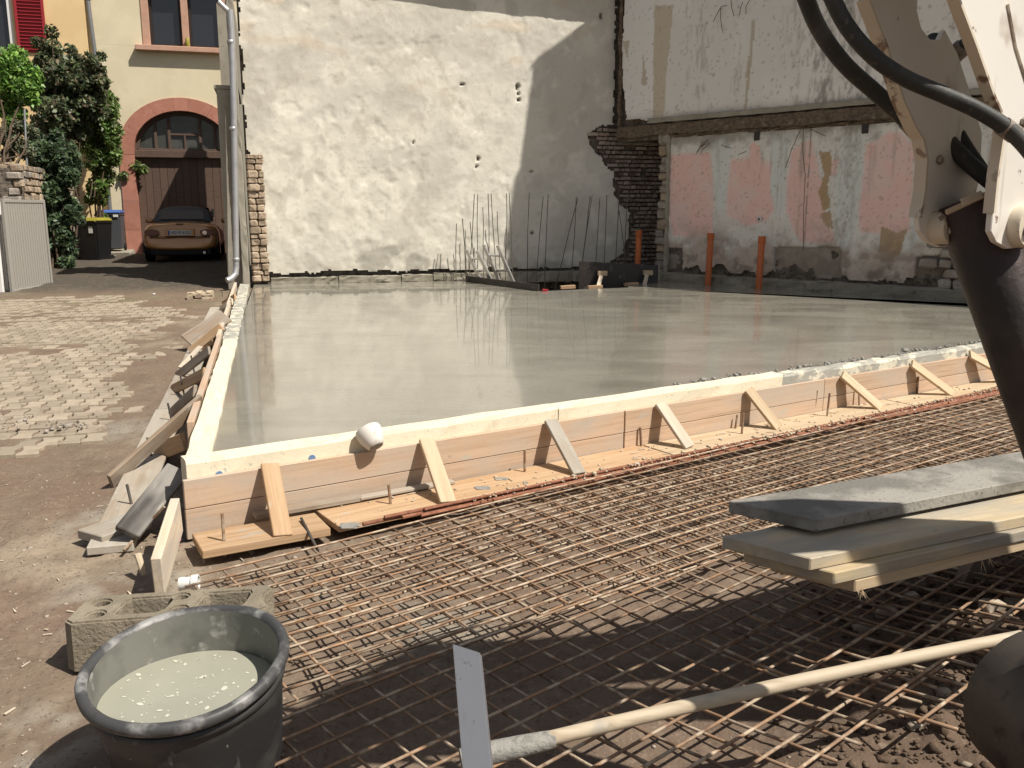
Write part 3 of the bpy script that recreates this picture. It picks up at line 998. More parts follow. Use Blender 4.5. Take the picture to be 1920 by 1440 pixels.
def lw_col(S, Zz):
    a, c = wnoise(S, Zz)
    C = np.ones(S.shape + (3,)) * np.array([.70, .68, .63])
    C = mixc(C, sstep(.45, .65, fbm(S * 2, Zz * 2, 119, 4)) * .6, (.78, .75, .69))
    for p in greys:
        C = mixc(C, softpoly(p, S, Zz, .05) * .85, (.66, .68, .65))
    for p in pinks:
        C = mixc(C, softpoly(p, S, Zz, .045) * (.92 - .25 * sstep(.5, .7, fbm(S * 3, Zz * 3, 203, 4))), PINK)
    for p in tans:
        C = mixc(C, inpoly(p, S + .05 * a + .02 * c, Zz + .05 * a) * .95, (.43, .30, .17))
    # plaster worn to earth near the foot
    low = sstep(1.45, .75, Zz + .9 * a)
    C = mixc(C, low * .85, (.40, .315, .25))
    C = mixc(C, sstep(.50, .66, fbm(S * 4, Zz * 4, 123, 4)) * sstep(1.9, .9, Zz) * .7, (.56, .46, .40))
    C = mixc(C, sstep(.52, .66, fbm(S * 7, Zz * 7, 127, 4)) * sstep(1.6, .7, Zz) * .6, (.20, .155, .125))
    C = mixc(C, (inpoly(cuts_b[0], S + .04 * a, Zz + .04 * a)) * .7, (.24, .20, .16))
    C = mixc(C, (inpoly(cuts_b[1], S + .04 * a, Zz + .04 * a)) * .7, (.20, .165, .13))
    C = mixc(C, (inpoly(cuts_b[2], S + .04 * a, Zz + .04 * a)) * .85, (.17, .14, .11))
    # vertical mould streaks and the top edge
    st = sstep(.56, .72, fbm(S * 14, Zz * 1.2, 131, 4)) * sstep(.45, .6, fbm(S * 1.3, Zz * .8, 135, 3))
    C = mixc(C, st * .35 * sstep(1.6, 2.8, Zz), (.26, .225, .185))
    for px_, w_ in ((1345, .10), (1460, .12), (1590, .22), (1500, .06), (1715, .08)):
        s_0 = WW.sz(px_, 350)[0]
        C = mixc(C, sstep(w_, w_ * .2, np.abs(S - s_0) + .12 * a) * sstep(.40, .66, fbm(S * 30, Zz * 3, 207, 4)) * .3, (.30, .25, .20))
    s0 = WW.sz(1585, 300)[0]
    C = mixc(C, sstep(.42, .05, np.abs(S - s0) + .5 * a) * sstep(.48, .70, fbm(S * 44, Zz * 16, 139, 4)) * .4, (.24, .22, .19))
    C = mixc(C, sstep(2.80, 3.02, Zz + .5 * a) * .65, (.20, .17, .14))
    C = mixc(C, sstep(.70, .76, fbm(S * 30, Zz * 30, 143, 3)) * .45, (.26, .20, .155))
    C = mixc(C, sstep(.012, .004, np.abs(S - WW.sz(1512, 380)[0] - .05 * a)) * sstep(1.0, 1.3, Zz) * .7, (.10, .085, .07))
    return C


def lw_keep(S, Zz):
    a, c = wnoise(S, Zz)
    k = S > 1.34 + .10 * a + .06 * c
    k &= Zz < 3.03 + .06 * a
    k &= Zz > .60 + .12 * np.maximum(0, fbm(S * 5, Zz * 0 + 3, 147, 3) - .45) * 3 - .02 * a
    return k


wall_grid(WW, 1.2, 9.6, .5, 3.1, .022, lw_disp, lw_col, lw_keep, 'lower_plaster', PLASTER2, wing, 0.0)


def uw_disp(S, Zz):
    a, c = wnoise(S, Zz)
    return .012 * a + .004 * c + .02 * np.sin(S * 2.1)


def uw_col(S, Zz):
    a, c = wnoise(S, Zz)
    C = np.ones(S.shape + (3,)) * np.array([.74, .71, .66])
    C = mixc(C, sstep(.45, .65, fbm(S * 1.4, Zz * .9, 151, 4)) * .7, (.80, .77, .72))
    C = mixc(C, inpoly(wp([(1175, -20), (1232, -20), (1228, 235), (1172, 235)]), S + .03 * a, Zz) * .8, (.80, .785, .76))
    C = mixc(C, inpoly(wp([(1232, 12), (1268, 10), (1256, 120), (1248, 225), (1228, 225)]), S + .06 * a, Zz) * .8, (.54, .46, .34))
    for q in [[(1171, 78), (1185, 76), (1180, 112)], [(1212, 100), (1217, 160), (1207, 160)], [(1414, 40), (1420, 40), (1404, 205), (1398, 205)], [(1404, 110), (1410, 140), (1400, 150)]]:
        C = mixc(C, inpoly(wp(q), S + .02 * a, Zz) * .8, (.48, .41, .31))
    # water stains
    for px_, w, f in [(1318, .16, .45), (1500, .10, .5), (1548, .28, .8), (1610, .35, .85), (1384, .08, .3), (1290, .10, .35)]:
        s0 = WW.sz(px_, 120)[0]
        st = sstep(w, w * .3, np.abs(S - s0) + .35 * a) * sstep(.40, .66, fbm(S * 26, Zz * 5, 155, 4))
        C = mixc(C, st * f * .8, (.22, .205, .175))
    C = mixc(C, sstep(.55, .70, fbm(S * 22, Zz * 7, 159, 3)) * sstep(3.2, 4.2, S) * sstep(.48, .62, fbm(S * .9, Zz * .9, 163, 3)) * .45, (.20, .19, .165))
    C = mixc(C, sstep(3.55, 3.32, Zz + .1 * a) * .45, (.26, .22, .17))
    C = mixc(C, sstep(.008, .003, np.abs(Zz - 3.43)) * .6, (.16, .13, .10))
    C = mixc(C, sstep(.73, .78, fbm(S * 26, Zz * 26, 167, 3)) * .5, (.22, .18, .15))
    return C


def uw_keep(S, Zz):
    a, c = wnoise(S, Zz)
    k = S > .24 + .10 * a + .05 * c + .12 * sstep(4.2, 3.5, Zz)
    k &= Zz > 3.30 + .04 * a + .02 * c + .08 * sstep(1.05, .6, S)
    k &= Zz < 5.75 + 1.42 * (S - .1) * (S < 3.4) + 50 * (S >= 3.4)
    k &= ~((S > 6.4) & (Zz > 6.0 - 1.1 * (S - 6.4)))
    return k


wall_grid(WW, .1, 8.0, 3.25, 6.2, .024, uw_disp, uw_col, uw_keep, 'upper_plaster', PLASTER2, wing, .06)
# floor beam band between the two storeys
ragbar('floor_beam', WW.pt(.15, 3.17, -.05), WW.pt(9.8, 3.17, -.05), WW.n, .26, UPZ, .20, TIMBER, wing, seg=.15, jit=.010, seed=3)
ragbar('wall_plate', WW.pt(.9, 3.335, .055), WW.pt(9.5, 3.335, .055), WW.n, .10, UPZ, .085, PIER, wing, seg=.12, jit=.006, seed=4)
ragbar('lath', WW.pt(1.3, 3.045, .01), WW.pt(9.0, 3.045, .01), WW.n, .05, UPZ, .05, TIMBER, wing, seg=.1, jit=.012, seed=5)
ragbar('corner_lath', WW.pt(.20, 3.3, .05), WW.pt(.18, 6.3, .05), WW.d, .07, WW.n, .06, TIMBER, wing, seg=.1, jit=.012, seed=6)
ragbar('door_jamb', WW.pt(1.36, .55, .0), WW.pt(1.34, 3.05, .0), WW.d, .07, WW.n, .08, PIER, wing, seg=.08, jit=.010, seed=7)
for px_ in (1420, 1622):
    s0, z0 = WW.sz(px_, 250)
    bx('beam_pocket', WW.pt(s0, 2.98, .012), WW.d, WW.n, (.10, .03, .22), PLY, wing, .005)
# dangling wires and straw
rr = random.Random(3)
for (x0, y0, x1, y1) in [(1512, 236, 1515, 330), (1515, 330, 1511, 470), (1508, 240, 1478, 315), (1520, 240, 1553, 256), (1320, 275, 1338, 268), (1316, 278, 1334, 262), (1312, 285, 1335, 264), (1310, 290, 1330, 266), (1318, 290, 1335, 270), (1358, 272, 1376, 278), (1390, 290, 1405, 284),
                         (1357, 15, 1360, 60), (1357, 15, 1343, 42), (1376, 0, 1382, 32), (1398, 5, 1392, 30), (1412, 0, 1404, 28), (1357, 15, 1369, 12)]:
    a, b = WW.sz(x0, y0), WW.sz(x1, y1)
    m_ = ((a[0] + b[0]) / 2 + rr.uniform(-.03, .03), (a[1] + b[1]) / 2)
    P_ = [WW.pt(a[0], a[1], .09), WW.pt(m_[0], m_[1], .12), WW.pt(b[0], b[1], .09)]
    tube('loose_lath', P_, .006, TIMBER, wing, 5)
# broken stone end and rubble
si = 0
z = .45
while z < 3.0:
    h = random.uniform(.10, .22)
    for k_ in range(2):
        V, F = stone_vf(WW.pt(1.24 + random.uniform(-.05, .04), z + h / 2, -.10 - .2 * k_ + random.uniform(-.03, .05)), (.22 + random.uniform(-.05, .05), .22, h), 500 + si, WW.d, WW.n)
        mk('broken_stone', V, F, RUBBLE if si % 3 else STONE, wing)
        si += 1
    z += h
sA = WW.sz(1722, 520)[0]
z = .55
while z < 1.35:
    h = random.uniform(.10, .17)
    s = sA + random.uniform(0, .1)
    while s < sA + 2.2:
        w = random.uniform(.12, .34)
        if random.random() < .85:
            V, F = stone_vf(WW.pt(s + w / 2, z + h / 2, -.03 + random.uniform(-.02, .05)), (w * .93, .22, h * .9), 600 + si, WW.d, WW.n)
            mk('rubble_stone', V, F, RUBBLE, wing)
        si += 1
        s += w
    z += h
# socket in the wall
s0, z0 = WW.sz(1425, 411)
bx('socket', WW.pt(s0, z0, .02), WW.d, WW.n, (.075, .03, .075), PAPER, wing, .008)
bx('socket_hole', WW.pt(s0, z0, .037), WW.d, WW.n, (.035, .012, .035), CARK, wing, .004)

wk = T('wing_edge_beam', 'dark wet concrete edge beam along the foot of the pink wall', 'kerb', WW.pt(4, ZS))
c5 = WW.sz(1538, 528)[0]
ragbar('beam', WW.pt(.9, ZS + .05, .02), WW.pt(c5 - .01, ZS + .05, .02), WW.n, .26, UPZ, .22, KERB, wk, seed=21, jit=.014, seg=.16)
ragbar('beam', WW.pt(c5 + .01, ZS + .055, .06), WW.pt(9.6, ZS + .055, .06), WW.n, .28, UPZ, .23, KERB, wk, seed=22, jit=.014, seg=.16)
p0 = G(1782, 560, ZS)
V, F = stone_vf(p0 + np.array([.12, .15, .13]), (.62, .35, .25), 77, WW.d, WW.n)
bo = mk('fallen_boulder', V, F, RUBBLE)
tag(bo, 'loose grey boulder lying on the slab edge below the rubble patch', 'boulder')

# ================================================================== STREET SIDE: pier, downpipe, houses
pier = T('side_wall', 'narrow grey rendered side wall beside the downpipe', 'wall', (-5.0, 16.2, .3))
SW = Frame((-4.80, 15.92), -15.3)
prism('render', [(0, .1), (8.1, .3), (8.1, 5.6), (2.2, 5.6), (2.2, 3.75), (0, 3.75)], SW, .02, -.30, PIER, pier)  # hidden rear stretch raised to cast shade on the car
bx('coping', SW.pt(1.1, 3.79, -.14), SW.d, SW.n, (2.2, .40, .07), PIER, pier, .01)
ragbar('pier_edge', BW.pt(-.07, .30, .02), BW.pt(-.09, 6.3, -.02), BW.d, .12, BW.n, .14, PIER, pier, seg=.15, jit=.005, seed=11)

dp = T('downpipe', 'light zinc downpipe on the corner between yellow house and white wall', 'downpipe', (-4.95, 15.7, .4))
pp = [BW.sz(x, y, .16) for x, y in [(420, -15), (431, 18), (434, 60), (438, 200), (441, 350), (443, 500)]]
P_ = [BW.pt(s, z, .16) for s, z in pp]
tube('pipe', P_[1:], .052, ZINC, dp, 12)
a = BW.sz(412, 8, .16)
tube('branch', [BW.pt(a[0] - .02, a[1] + .04, .16), P_[1] + UPZ * -.05], .045, ZINC, dp, 10)
b0 = P_[-1]
tube('spout', [b0, b0 + np.array([-.01, -.02, -.12]), b0 + np.array([-.07, -.10, -.20]), b0 + np.array([-.13, -.16, -.235])], .055, ZINC, dp, 12)
for t in (.12, .45, .97):
    q = P_[1] * (1 - t) + P_[-1] * t
    V, F = lathe_vf([(.050, -.03), (.062, -.025), (.062, .025), (.050, .03)], 14, q, (0, 0, 1))
    mk('pipe_clip', V, F, ZINC, dp, smooth=True)

# ---- yellow house with the arched gate
yh = T('yellow_house', 'pale yellow house front with a red sandstone arched gateway', 'house', HF.pt(.8, .57))
cs, hw, zsp, zcr, zb = .82, 1.24, 3.14, 4.28, .55
NA = 24


def arch(h_w, rise, z_sp):
    return [(cs - h_w * math.cos(math.pi * i / NA), z_sp + rise * math.sin(math.pi * i / NA) ** .9) for i in range(NA + 1)]


inner = arch(hw, zcr - zsp, zsp)
outer = arch(hw + .36, zcr - zsp + .33, zsp)
wall_low = [(-1.6, zb - .3), (cs - hw - .30, zb - .3)] + [(cs - hw - .30, zsp)] + arch(hw + .30, zcr - zsp + .27, zsp)[1:-1] + [(cs + hw + .30, zsp), (cs + hw + .30, zb - .3), (5.0, zb - .3), (5.0, 5.86), (-1.6, 5.86)]
prism('wall', wall_low, HF, -.35, 0, YELLOW, yh)
prism('wall', [(-1.6, 5.862), (.02, 5.862), (.02, 8.2), (-1.6, 8.2)], HF, -.35, 0, YELLOW, yh)
prism('wall', [(2.16, 5.862), (5, 5.862), (5, 8.2), (2.16, 8.2)], HF, -.35, 0, YELLOW, yh)
prism('wall', [(.02, 7.7), (2.16, 7.7), (2.16, 8.2), (.02, 8.2)], HF, -.35, -.002, YELLOW, yh)
prism('roof_eave', [(-1.8, 8.2), (5.2, 8.2), (5.2, 8.35), (-1.8, 8.35)], HF, -.6, .55, ROOFW, yh)
# arch stones
ni = 9
for i in range(ni):
    i0, i1 = int(round(i * NA / ni)), int(round((i + 1) * NA / ni))
    poly = [outer[k] for k in range(i0, i1 + 1)] + [inner[k] for k in range(i1, i0 - 1, -1)]
    ctr = np.mean(poly, axis=0)
    poly = [(ctr[0] + (s - ctr[0]) * .992, ctr[1] + (z - ctr[1]) * .992) for s, z in poly]
    prism('arch_stone', poly, HF, -.30, .035 + random.uniform(0, .006), REDSTONE, yh)
for sd in (-1, 1):
    z = zb - .2
    for h in (.85, .75, 1.3):
        x0, x1 = (cs + sd * hw), (cs + sd * (hw + .36))
        lo, hi = min(x0, x1), max(x0, x1)
        prism('jamb_stone', [(lo, z + .004), (hi, z + .004), (hi, min(z + h, zsp) - .004), (lo, min(z + h, zsp) - .004)], HF, -.30, .035 + random.uniform(0, .006), REDSTONE, yh)
        z += h
bx('threshold', HF.pt(cs, zb - .02, -.05), HF.d, HF.n, (2 * hw + .1, .5, .10), PIER, yh, .01)
# gate leaf boards, transom and fanlight
gate = bx('gate_leaf_backing', HF.pt(cs, (zb + zsp) / 2, -.26), HF.d, HF.n, (2 * hw, .03, zsp - zb), DOORF, yh, 0)
npl = 13
pw = 2 * hw / npl
for i in range(npl):
    bx('gate_board', HF.pt(cs - hw + (i + .5) * pw, (zb + .04 + zsp) / 2, -.235 + (.012 if i >= 8 else 0)), UPZ, HF.n, (zsp - zb - .06, .022, pw - .008), DOORB, yh, .004)
bx('transom', HF.pt(cs, zsp + .05, -.20), HF.d, HF.n, (2 * hw, .14, .16), DOORB, yh, .01)
bx('transom_sill', HF.pt(cs, zsp - .04, -.17), HF.d, HF.n, (2 * hw, .16, .035), DOORF, yh, .005)
fan = [(s, z) for s, z in arch(hw - .0, zcr - zsp - .0, zsp)]
prism('fanlight_pane', [(s, max(z, zsp + .12)) for s, z in fan], HF, -.27, -.255, GLASSG, yh)
fin, fout = arch(hw - .10, zcr - zsp - .10, zsp), arch(hw + .01, zcr - zsp + .01, zsp)
prism('fanlight_frame', fout + fin[::-1], HF, -.25, -.19, DOORB, yh)
for s in (cs - .70, cs - .36, cs + .42, cs + .80):
    zt = zsp + (zcr - zsp) * math.sin(math.acos(min(1, abs(s - cs) / hw))) ** .9 - .06
    bx('fanlight_post', HF.pt(s, (zsp + .1 + zt) / 2, -.222), UPZ, HF.n, (zt - zsp - .1, .06, .075), DOORB, yh, .006)
bx('fanlight_bar', HF.pt(cs + .03, zsp + .55, -.225), HF.d, HF.n, (.72, .05, .05), DOORB, yh, .005)
bx('fanlight_bar', HF.pt(cs + .03, zsp + .33, -.225), UPZ, HF.n, (.40, .05, .045), DOORB, yh, .005)
bx('fanlight_bar', HF.pt(cs, zsp + .155, -.215), HF.d, HF.n, (2 * hw - .1, .05, .05), DOORB, yh, .005)
hd = bx('gate_handle', HF.pt(cs + .62, 1.65, -.19), UPZ, HF.n, (.20, .03, .05), CARK, yh, .005)
bx('lever', HF.pt(cs + .56, 1.67, -.15), HF.d, HF.n, (.14, .03, .03), CARK, yh, .005)
# upper window with rose sandstone surround
bx('window_sill', HF.pt(1.08, 5.80, .05), HF.d, HF.n, (2.5, .30, .13), ROSE, yh, .012)
for s, w in ((.10, .18), (1.06, .17), (2.06, .20)):
    bx('window_jamb', HF.pt(s, 6.78, -.10), UPZ, HF.n, (1.83, .25, w), ROSE, yh, .008)
for s0_, s1_ in ((.19, .975), (1.145, 1.96)):
    c = (s0_ + s1_) / 2
    w_ = s1_ - s0_
    win = mk('window', *prism_vf([(s0_ + .05, 5.93), (s1_ - .05, 5.93), (s1_ - .05, 7.68), (s0_ + .05, 7.68)], HF, -.19, -.17), GLASS, yh)
    for sx in (s0_ + .035, s1_ - .035):
        bx('window_frame', HF.pt(sx, 6.78, -.15), UPZ, HF.n, (1.82, .07, .07), WFRAME, win, .006)
    bx('window_frame', HF.pt(c, 5.91, -.15), HF.d, HF.n, (w_ - .14, .07, .08), WFRAME, win, .006)
can = T('yellow_can', 'tiny yellow can standing on the upper window sill', 'can', HF.pt(1.10, 5.865, .1))
V, F = lathe_vf([(.0, 0), (.045, 0), (.05, .01), (.05, .20), (.04, .215), (.0, .215)], 12, HF.pt(1.10, 5.868, .1), (0, 0, 1))
mk('can_body', V, F, LIDY, can, smooth=True)

# ---- peach house on the left
ph = T('peach_house', 'peach rendered house with a red louvred shutter at the left edge', 'house', HF.pt(-3.5, .57))
prism('wall', [(-9, .2), (-1.28, .2), (-1.28, 5.5), (-9, 5.5)], HF, -.5, .22, PEACH, ph)
prism('wall', [(-2.92, 5.501), (-1.28, 5.501), (-1.28, 8.3), (-2.92, 8.3)], HF, -.5, .22, PEACH, ph)
prism('wall', [(-9, 5.501), (-4.4, 5.501), (-4.4, 8.3), (-9, 8.3)], HF, -.5, .22, PEACH, ph)
prism('roof_eave', [(-9.2, 8.3), (-1.2, 8.3), (-1.2, 8.45), (-9.2, 8.45)], HF, -.6, .85, ROOFW, ph)
prism('window_pane', [(-4.4, 5.5), (-2.92, 5.5), (-2.92, 8.3), (-4.4, 8.3)], HF, .02, .05, GLASS, ph)
bx('window_frame', HF.pt(-2.98, 6.9, .12), UPZ, HF.n, (2.78, .10, .12), WHITEF, ph, .008)
bx('window_frame', HF.pt(-3.7, 5.56, .12), HF.d, HF.n, (1.3, .10, .12), WHITEF, ph, .008)
sh = bx('shutter', HF.pt(-2.52, 6.8, .245), UPZ, HF.n, (2.5, .03, .66), SHUT, ph, .004)
for e in (-1, 1):
    bx('shutter_stile', HF.pt(-2.52 + e * .30, 6.8, .275), UPZ, HF.n, (2.5, .03, .07), SHUT, sh if False else ph, .004)
for i in range(30):
    bx('shutter_slat', HF.pt(-2.52, 5.62 + i * .08, .272), HF.d, HF.n + UPZ * -.5, (.53, .05, .012), SHUT, ph, .002)
gp = T('gutter_pipe', 'grey gutter pipe running down between peach and yellow house', 'downpipe', HF.pt(-1.16, .6, .1))
tube('pipe', [HF.pt(-1.24, 8.2, .11), HF.pt(-1.18, 6.5, .11), HF.pt(-1.10, 4.9, .11), HF.pt(-1.10, .7, .11)], .055, PIPEG, gp, 10)
for z in (5.3, 6.9):
    V, F = lathe_vf([(.054, -.03), (.066, -.025), (.066, .025), (.054, .03)], 12, HF.pt(-1.115 - (z - 4.9) * .035, z, .11), (0, 0, 1))
    mk('pipe_clip', V, F, PIPEG, gp, smooth=True)
bx('plinth_stone', HF.pt(-1.05, .60, .55), HF.d, HF.n, (.95, 1.0, .16), PIER, yh, .03, seed=3)

# ---- garden wall of field stones, gate leaf, white post
gw = T('garden_wall', 'old field stone garden wall below the ivy at the left', 'wall', (-9.4, 17.5, .35))
GWF = Frame((-8.95, 16.25), -16.5)
core = np.array([GWF.pt(-.02, .1, -.06), GWF.pt(6.4, .1, -.06), GWF.pt(6.4, .1, -.55), GWF.pt(-.02, .1, -.55)])
mk('wall_core', np.vstack([core, core + UPZ * 2.35]), [(0, 1, 2, 3), (7, 6, 5, 4), (0, 4, 5, 1), (1, 5, 6, 2), (2, 6, 7, 3), (3, 7, 4, 0)], MORTAR, gw)
FRN = Frame((-9.9, 16.0), 74.7)
core = np.array([FRN.pt(-1.0, .1, -.08), FRN.pt(1.0, .1, -.08), FRN.pt(1.0, .1, -.5), FRN.pt(-1.0, .1, -.5)])
mk('wall_core', np.vstack([core, core + UPZ * 2.35]), [(0, 1, 2, 3), (7, 6, 5, 4), (0, 4, 5, 1), (1, 5, 6, 2), (2, 6, 7, 3), (3, 7, 4, 0)], MORTAR, gw)
si = 0
for fr, s0_, s1_ in ((FRN, -.75, 1.02), (GWF, 0, 6.2)):
    z = .30
    while z < 2.5:
        h = random.uniform(.11, .19)
        s = s0_ + random.uniform(0, .06)
        while s < s1_:
            w = random.uniform(.14, .36)
            V, F = stone_vf(fr.pt(s + w / 2, z + h / 2, -.06 + random.uniform(-.02, .03)), (w * .93, .18, h * .9), 900 + si, fr.d, fr.n)
            mk('field_stone', V, F, STONE if random.random() < .75 else RUBBLE, gw)
            si += 1
            s += w
        z += h

gt = T('garden_gate', 'open grey metal gate leaf with vertical bars', 'gate', G(60, 548, .3))
gA, gB = G(24, 556, .27), G(97, 541, .30)
gd = gB - gA
gd[2] = 0
gl = float(np.linalg.norm(gd))
gd /= gl
gn = np.array([gd[1], -gd[0], 0])
zt, zl = 1.86, .36
for z in (zl, zt):
    plank('gate_rail', gA * [1, 1, 0] + UPZ * z, gB * [1, 1, 0] + UPZ * z, .045, .05, gn, GATE, gt)
for e, p in ((0, gA), (1, gB)):
    plank('gate_stile', p * [1, 1, 0] + UPZ * (zl - .10), p * [1, 1, 0] + UPZ * (zt + .03), .05, .05, gn, GATE, gt)
nb = 17
for i in range(1, nb):
    q = gA * [1, 1, 0] + gd * gl * i / nb
    plank('gate_bar', q + UPZ * (zl + .01), q + UPZ * (zt - .01), .022, .058, gn, GATE, gt)
pm_ = bx('gate_post', G(8, 556, .27) * [1, 1, 0] + UPZ * 1.05 + np.array([-.12, .1, 0]), UPZ, (1, .2, 0), (1.65, .24, .26), WHITEF, None, .02, seed=4)
tag(pm_, 'white painted gate post at the left edge', 'post')

# ---- wheelie bins
def wheelie(name, label, base, h, w, d_, body, lid, rot, stk):
    t = T(name, label, 'wheelie bin', base, 'wheelie bins beside the arched gate')
    X_, Y_ = azv(rot + 90), azv(rot + 180)          # Y_ = front
    def P3(x, y, z):
        return np.array(base) + X_ * x + Y_ * y + UPZ * z
    def frus(name, w0, d0, z0, w1, d1, z1, mat, dy=0):
        V = [P3(sx * w0 / 2, sy * d0 / 2, z0) for sx, sy in ((-1, -1), (1, -1), (1, 1), (-1, 1))] + [P3(sx * w1 / 2, sy * d1 / 2 + dy, z1) for sx, sy in ((-1, -1), (1, -1), (1, 1), (-1, 1))]
        o = mk(name, V, [(3, 2, 1, 0), (4, 5, 6, 7), (0, 1, 5, 4), (1, 2, 6, 5), (2, 3, 7, 6), (3, 0, 4, 7)], mat, t)
        bm = bmesh.new()
        bm.from_mesh(o.data)
        bmesh.ops.bevel(bm, geom=bm.edges[:], offset=.025, segments=2, affect='EDGES')
        bm.to_mesh(o.data)
        bm.free()
        return o
    frus('bin_body', w * .78, d_ * .72, .05, w * .95, d_ * .94, h * .90, body)
    frus('bin_collar', w, d_, h * .86, w, d_, h * .915, body)
    frus('bin_lid', w * 1.02, d_ * 1.04, h * .918, w * .9, d_ * .86, h, lid)
    tube('bin_handle', [P3(-w * .4, -d_ * .56, h * .9), P3(w * .4, -d_ * .56, h * .9)], .018, body, t)
    for e in (-1, 1):
        V, F = lathe_vf([(.0, -.025), (.10, -.025), (.10, .025), (.0, .025)], 16, P3(e * w * .42, -d_ * .34, .10), X_)
        mk('wheel', V, F, CARK, t)
    if stk:
        bx('sticker', P3(w * .22, d_ * .455, h * .74), X_, Y_, (.10, .006, .15), PAPER, t, 0)
    else:
        bx('sticker', P3(w * .30, d_ * .50, h * .86), X_, Y_, (.12, .006, .06), PAPER, t, 0)
    return t


b1 = G(181, 494, .47)
wheelie('wheelie_bin', 'black wheelie bin with yellow lid in front of the blue-lidded one', b1, 1.07, .60, .70, BINB, LIDY, 8, True)
b2 = HF.pt(-1.02, .68, .62)
wheelie('wheelie_bin', 'grey wheelie bin with blue lid against the red door jamb', b2, 1.04, .60, .70, BING, LIDB, -14, False)

# ---- parked convertible
car = T('parked_car', 'copper coloured convertible with grey soft top parked at the gate', 'car', (-7.45, 20.0, .57))
CFW = azv(-15.3)
CSD = azv(74.7)
CB = np.array([-7.45, 20.0, .57])


def cp(x, y, z):
    return CB + CSD * x + CFW * y + UPZ * z


def loft(name, secs, mat, sub=2, close=True):
    V, F = [], []
    n = len(secs[0])
    for s in secs:
        V += s
    for i in range(len(secs) - 1):
        for k_ in range(n - (0 if close else 1)):
            F.append((i * n + k_, i * n + (k_ + 1) % n, (i + 1) * n + (k_ + 1) % n, (i + 1) * n + k_))
    if close:
        F.append(tuple(range(n - 1, -1, -1)))
        F.append(tuple((len(secs) - 1) * n + k_ for k_ in range(n)))
    o = mk(name, np.array(V), F, mat, car, smooth=True)
    md = o.modifiers.new('sub', 'SUBSURF')
    md.levels = md.render_levels = sub
    return o


def bsec(y, w, zb, zw, zt, yt=0.0):
    h = w / 2
    return [cp(-h * .86, y, zb), cp(-h * .98, y, zb + .10), cp(-h, y, zw), cp(-h * .90, y + yt, zt - .035), cp(-h * .55, y + yt, zt), cp(0, y + yt, zt + .025),
            cp(h * .55, y + yt, zt), cp(h * .90, y + yt, zt - .035), cp(h, y, zw), cp(h * .98, y, zb + .10), cp(h * .86, y, zb), cp(0, y, zb - .01)]


loft('body', [bsec(.02, 1.36, .30, .48, .60, .10), bsec(.05, 1.50, .27, .52, .78, .06), bsec(.16, 1.60, .24, .56, .84), bsec(.55, 1.68, .22, .60, .88), bsec(1.2, 1.67, .20, .60, .89), bsec(2.4, 1.64, .20, .58, .86),
              bsec(3.2, 1.66, .22, .56, .80), bsec(3.75, 1.56, .24, .50, .66), bsec(3.96, 1.30, .28, .46, .54)], CARP)


def tsec(y, w0, w1, z0, z1):
    a, b = w0 / 2, w1 / 2
    return [cp(-a, y, z0), cp(-(a * .55 + b * .45), y, z0 + (z1 - z0) * .55), cp(-b, y, z1 - .05), cp(-b * .6, y, z1), cp(0, y, z1 + .012), cp(b * .6, y, z1), cp(b, y, z1 - .05), cp(a * .55 + b * .45, y, z0 + (z1 - z0) * .55), cp(a, y, z0), cp(0, y, z0)]


loft('soft_top', [tsec(.88, 1.34, 1.22, .84, .90), tsec(1.02, 1.36, 1.14, .84, 1.06), tsec(1.18, 1.36, 1.04, .84, 1.19), tsec(1.5, 1.36, 1.02, .84, 1.235), tsec(2.0, 1.34, 1.02, .84, 1.23), tsec(2.25, 1.34, 1.02, .84, 1.20)], CART)
wv = [cp(x, y, z) for x, y, z in ((-.50, .905, .925), (.50, .905, .925), (.44, 1.115, 1.125), (-.44, 1.115, 1.125))]
wv = [v - CFW * .025 + UPZ * .012 for v in wv]
mk('rear_window', np.array(wv), [(0, 1, 2, 3)], CARG, car)
wsv = [cp(x, y, z) for x, y, z in ((-.60, 2.75, .86), (.60, 2.75, .86), (.52, 2.27, 1.20), (-.52, 2.27, 1.20))]
mk('windscreen', np.array(wsv), [(0, 1, 2, 3)], GLASS, car)
for e in (-1, 1):
    def lite(nm, cx, cz, rx, rz, mat, y0, dep, parent):
        V = []
        for k_ in range(18):
            a = 2 * math.pi * k_ / 18
            V.append(cp(cx + rx * math.cos(a) * 1.0, y0 + (.05 * abs(cx + rx * math.cos(a)) ** 2), cz + rz * math.sin(a)))
        n_ = len(V)
        V += [v + CFW * dep for v in V]
        return mk(nm, np.array(V), [tuple(range(n_))] + [(i, (i + 1) % n_, (i + 1) % n_ + n_, i + n_) for i in range(n_)], mat, parent, smooth=False)
    tl = lite('tail_light', e * .585, .655, .16, .068, CARL, .028, .08, car)
    lite('reflector', e * .53, .645, .05, .045, CHROME if e > 0 else CARL, .024, .02, car)
    # door mirror
    V, F = stone_vf(cp(e * .885, 2.35, .89), (.17, .10, .115), 5 + e, CSD, CFW)
    mk('door_mirror', V, F, CARP, car, smooth=True)
    for yy in (.62, 3.02):
        wh = mk('wheel', *lathe_vf([(.0, -.10), (.19, -.10), (.285, -.09), (.30, -.06), (.30, .06), (.285, .09), (.19, .10), (.0, .10)], 28, cp(e * .715, yy, .29), CSD), CARK, car, smooth=True, auto=True)
        mk('rim', *lathe_vf([(.0, .098), (.17, .104), (.18, .09)], 20, cp(e * .715, yy, .29), CSD * e), CHROME, wh, smooth=True)
npl_ = bx('number_plate', cp(0, .015, .645), CSD, CFW, (.50, .012, .115), PAPER, car, .003)
bx('plate_band', cp(-.228, .0075, .645), CSD, CFW, (.036, .004, .10), PLATEB, car, 0)
fc = bpy.data.curves.new('plate_text', 'FONT')
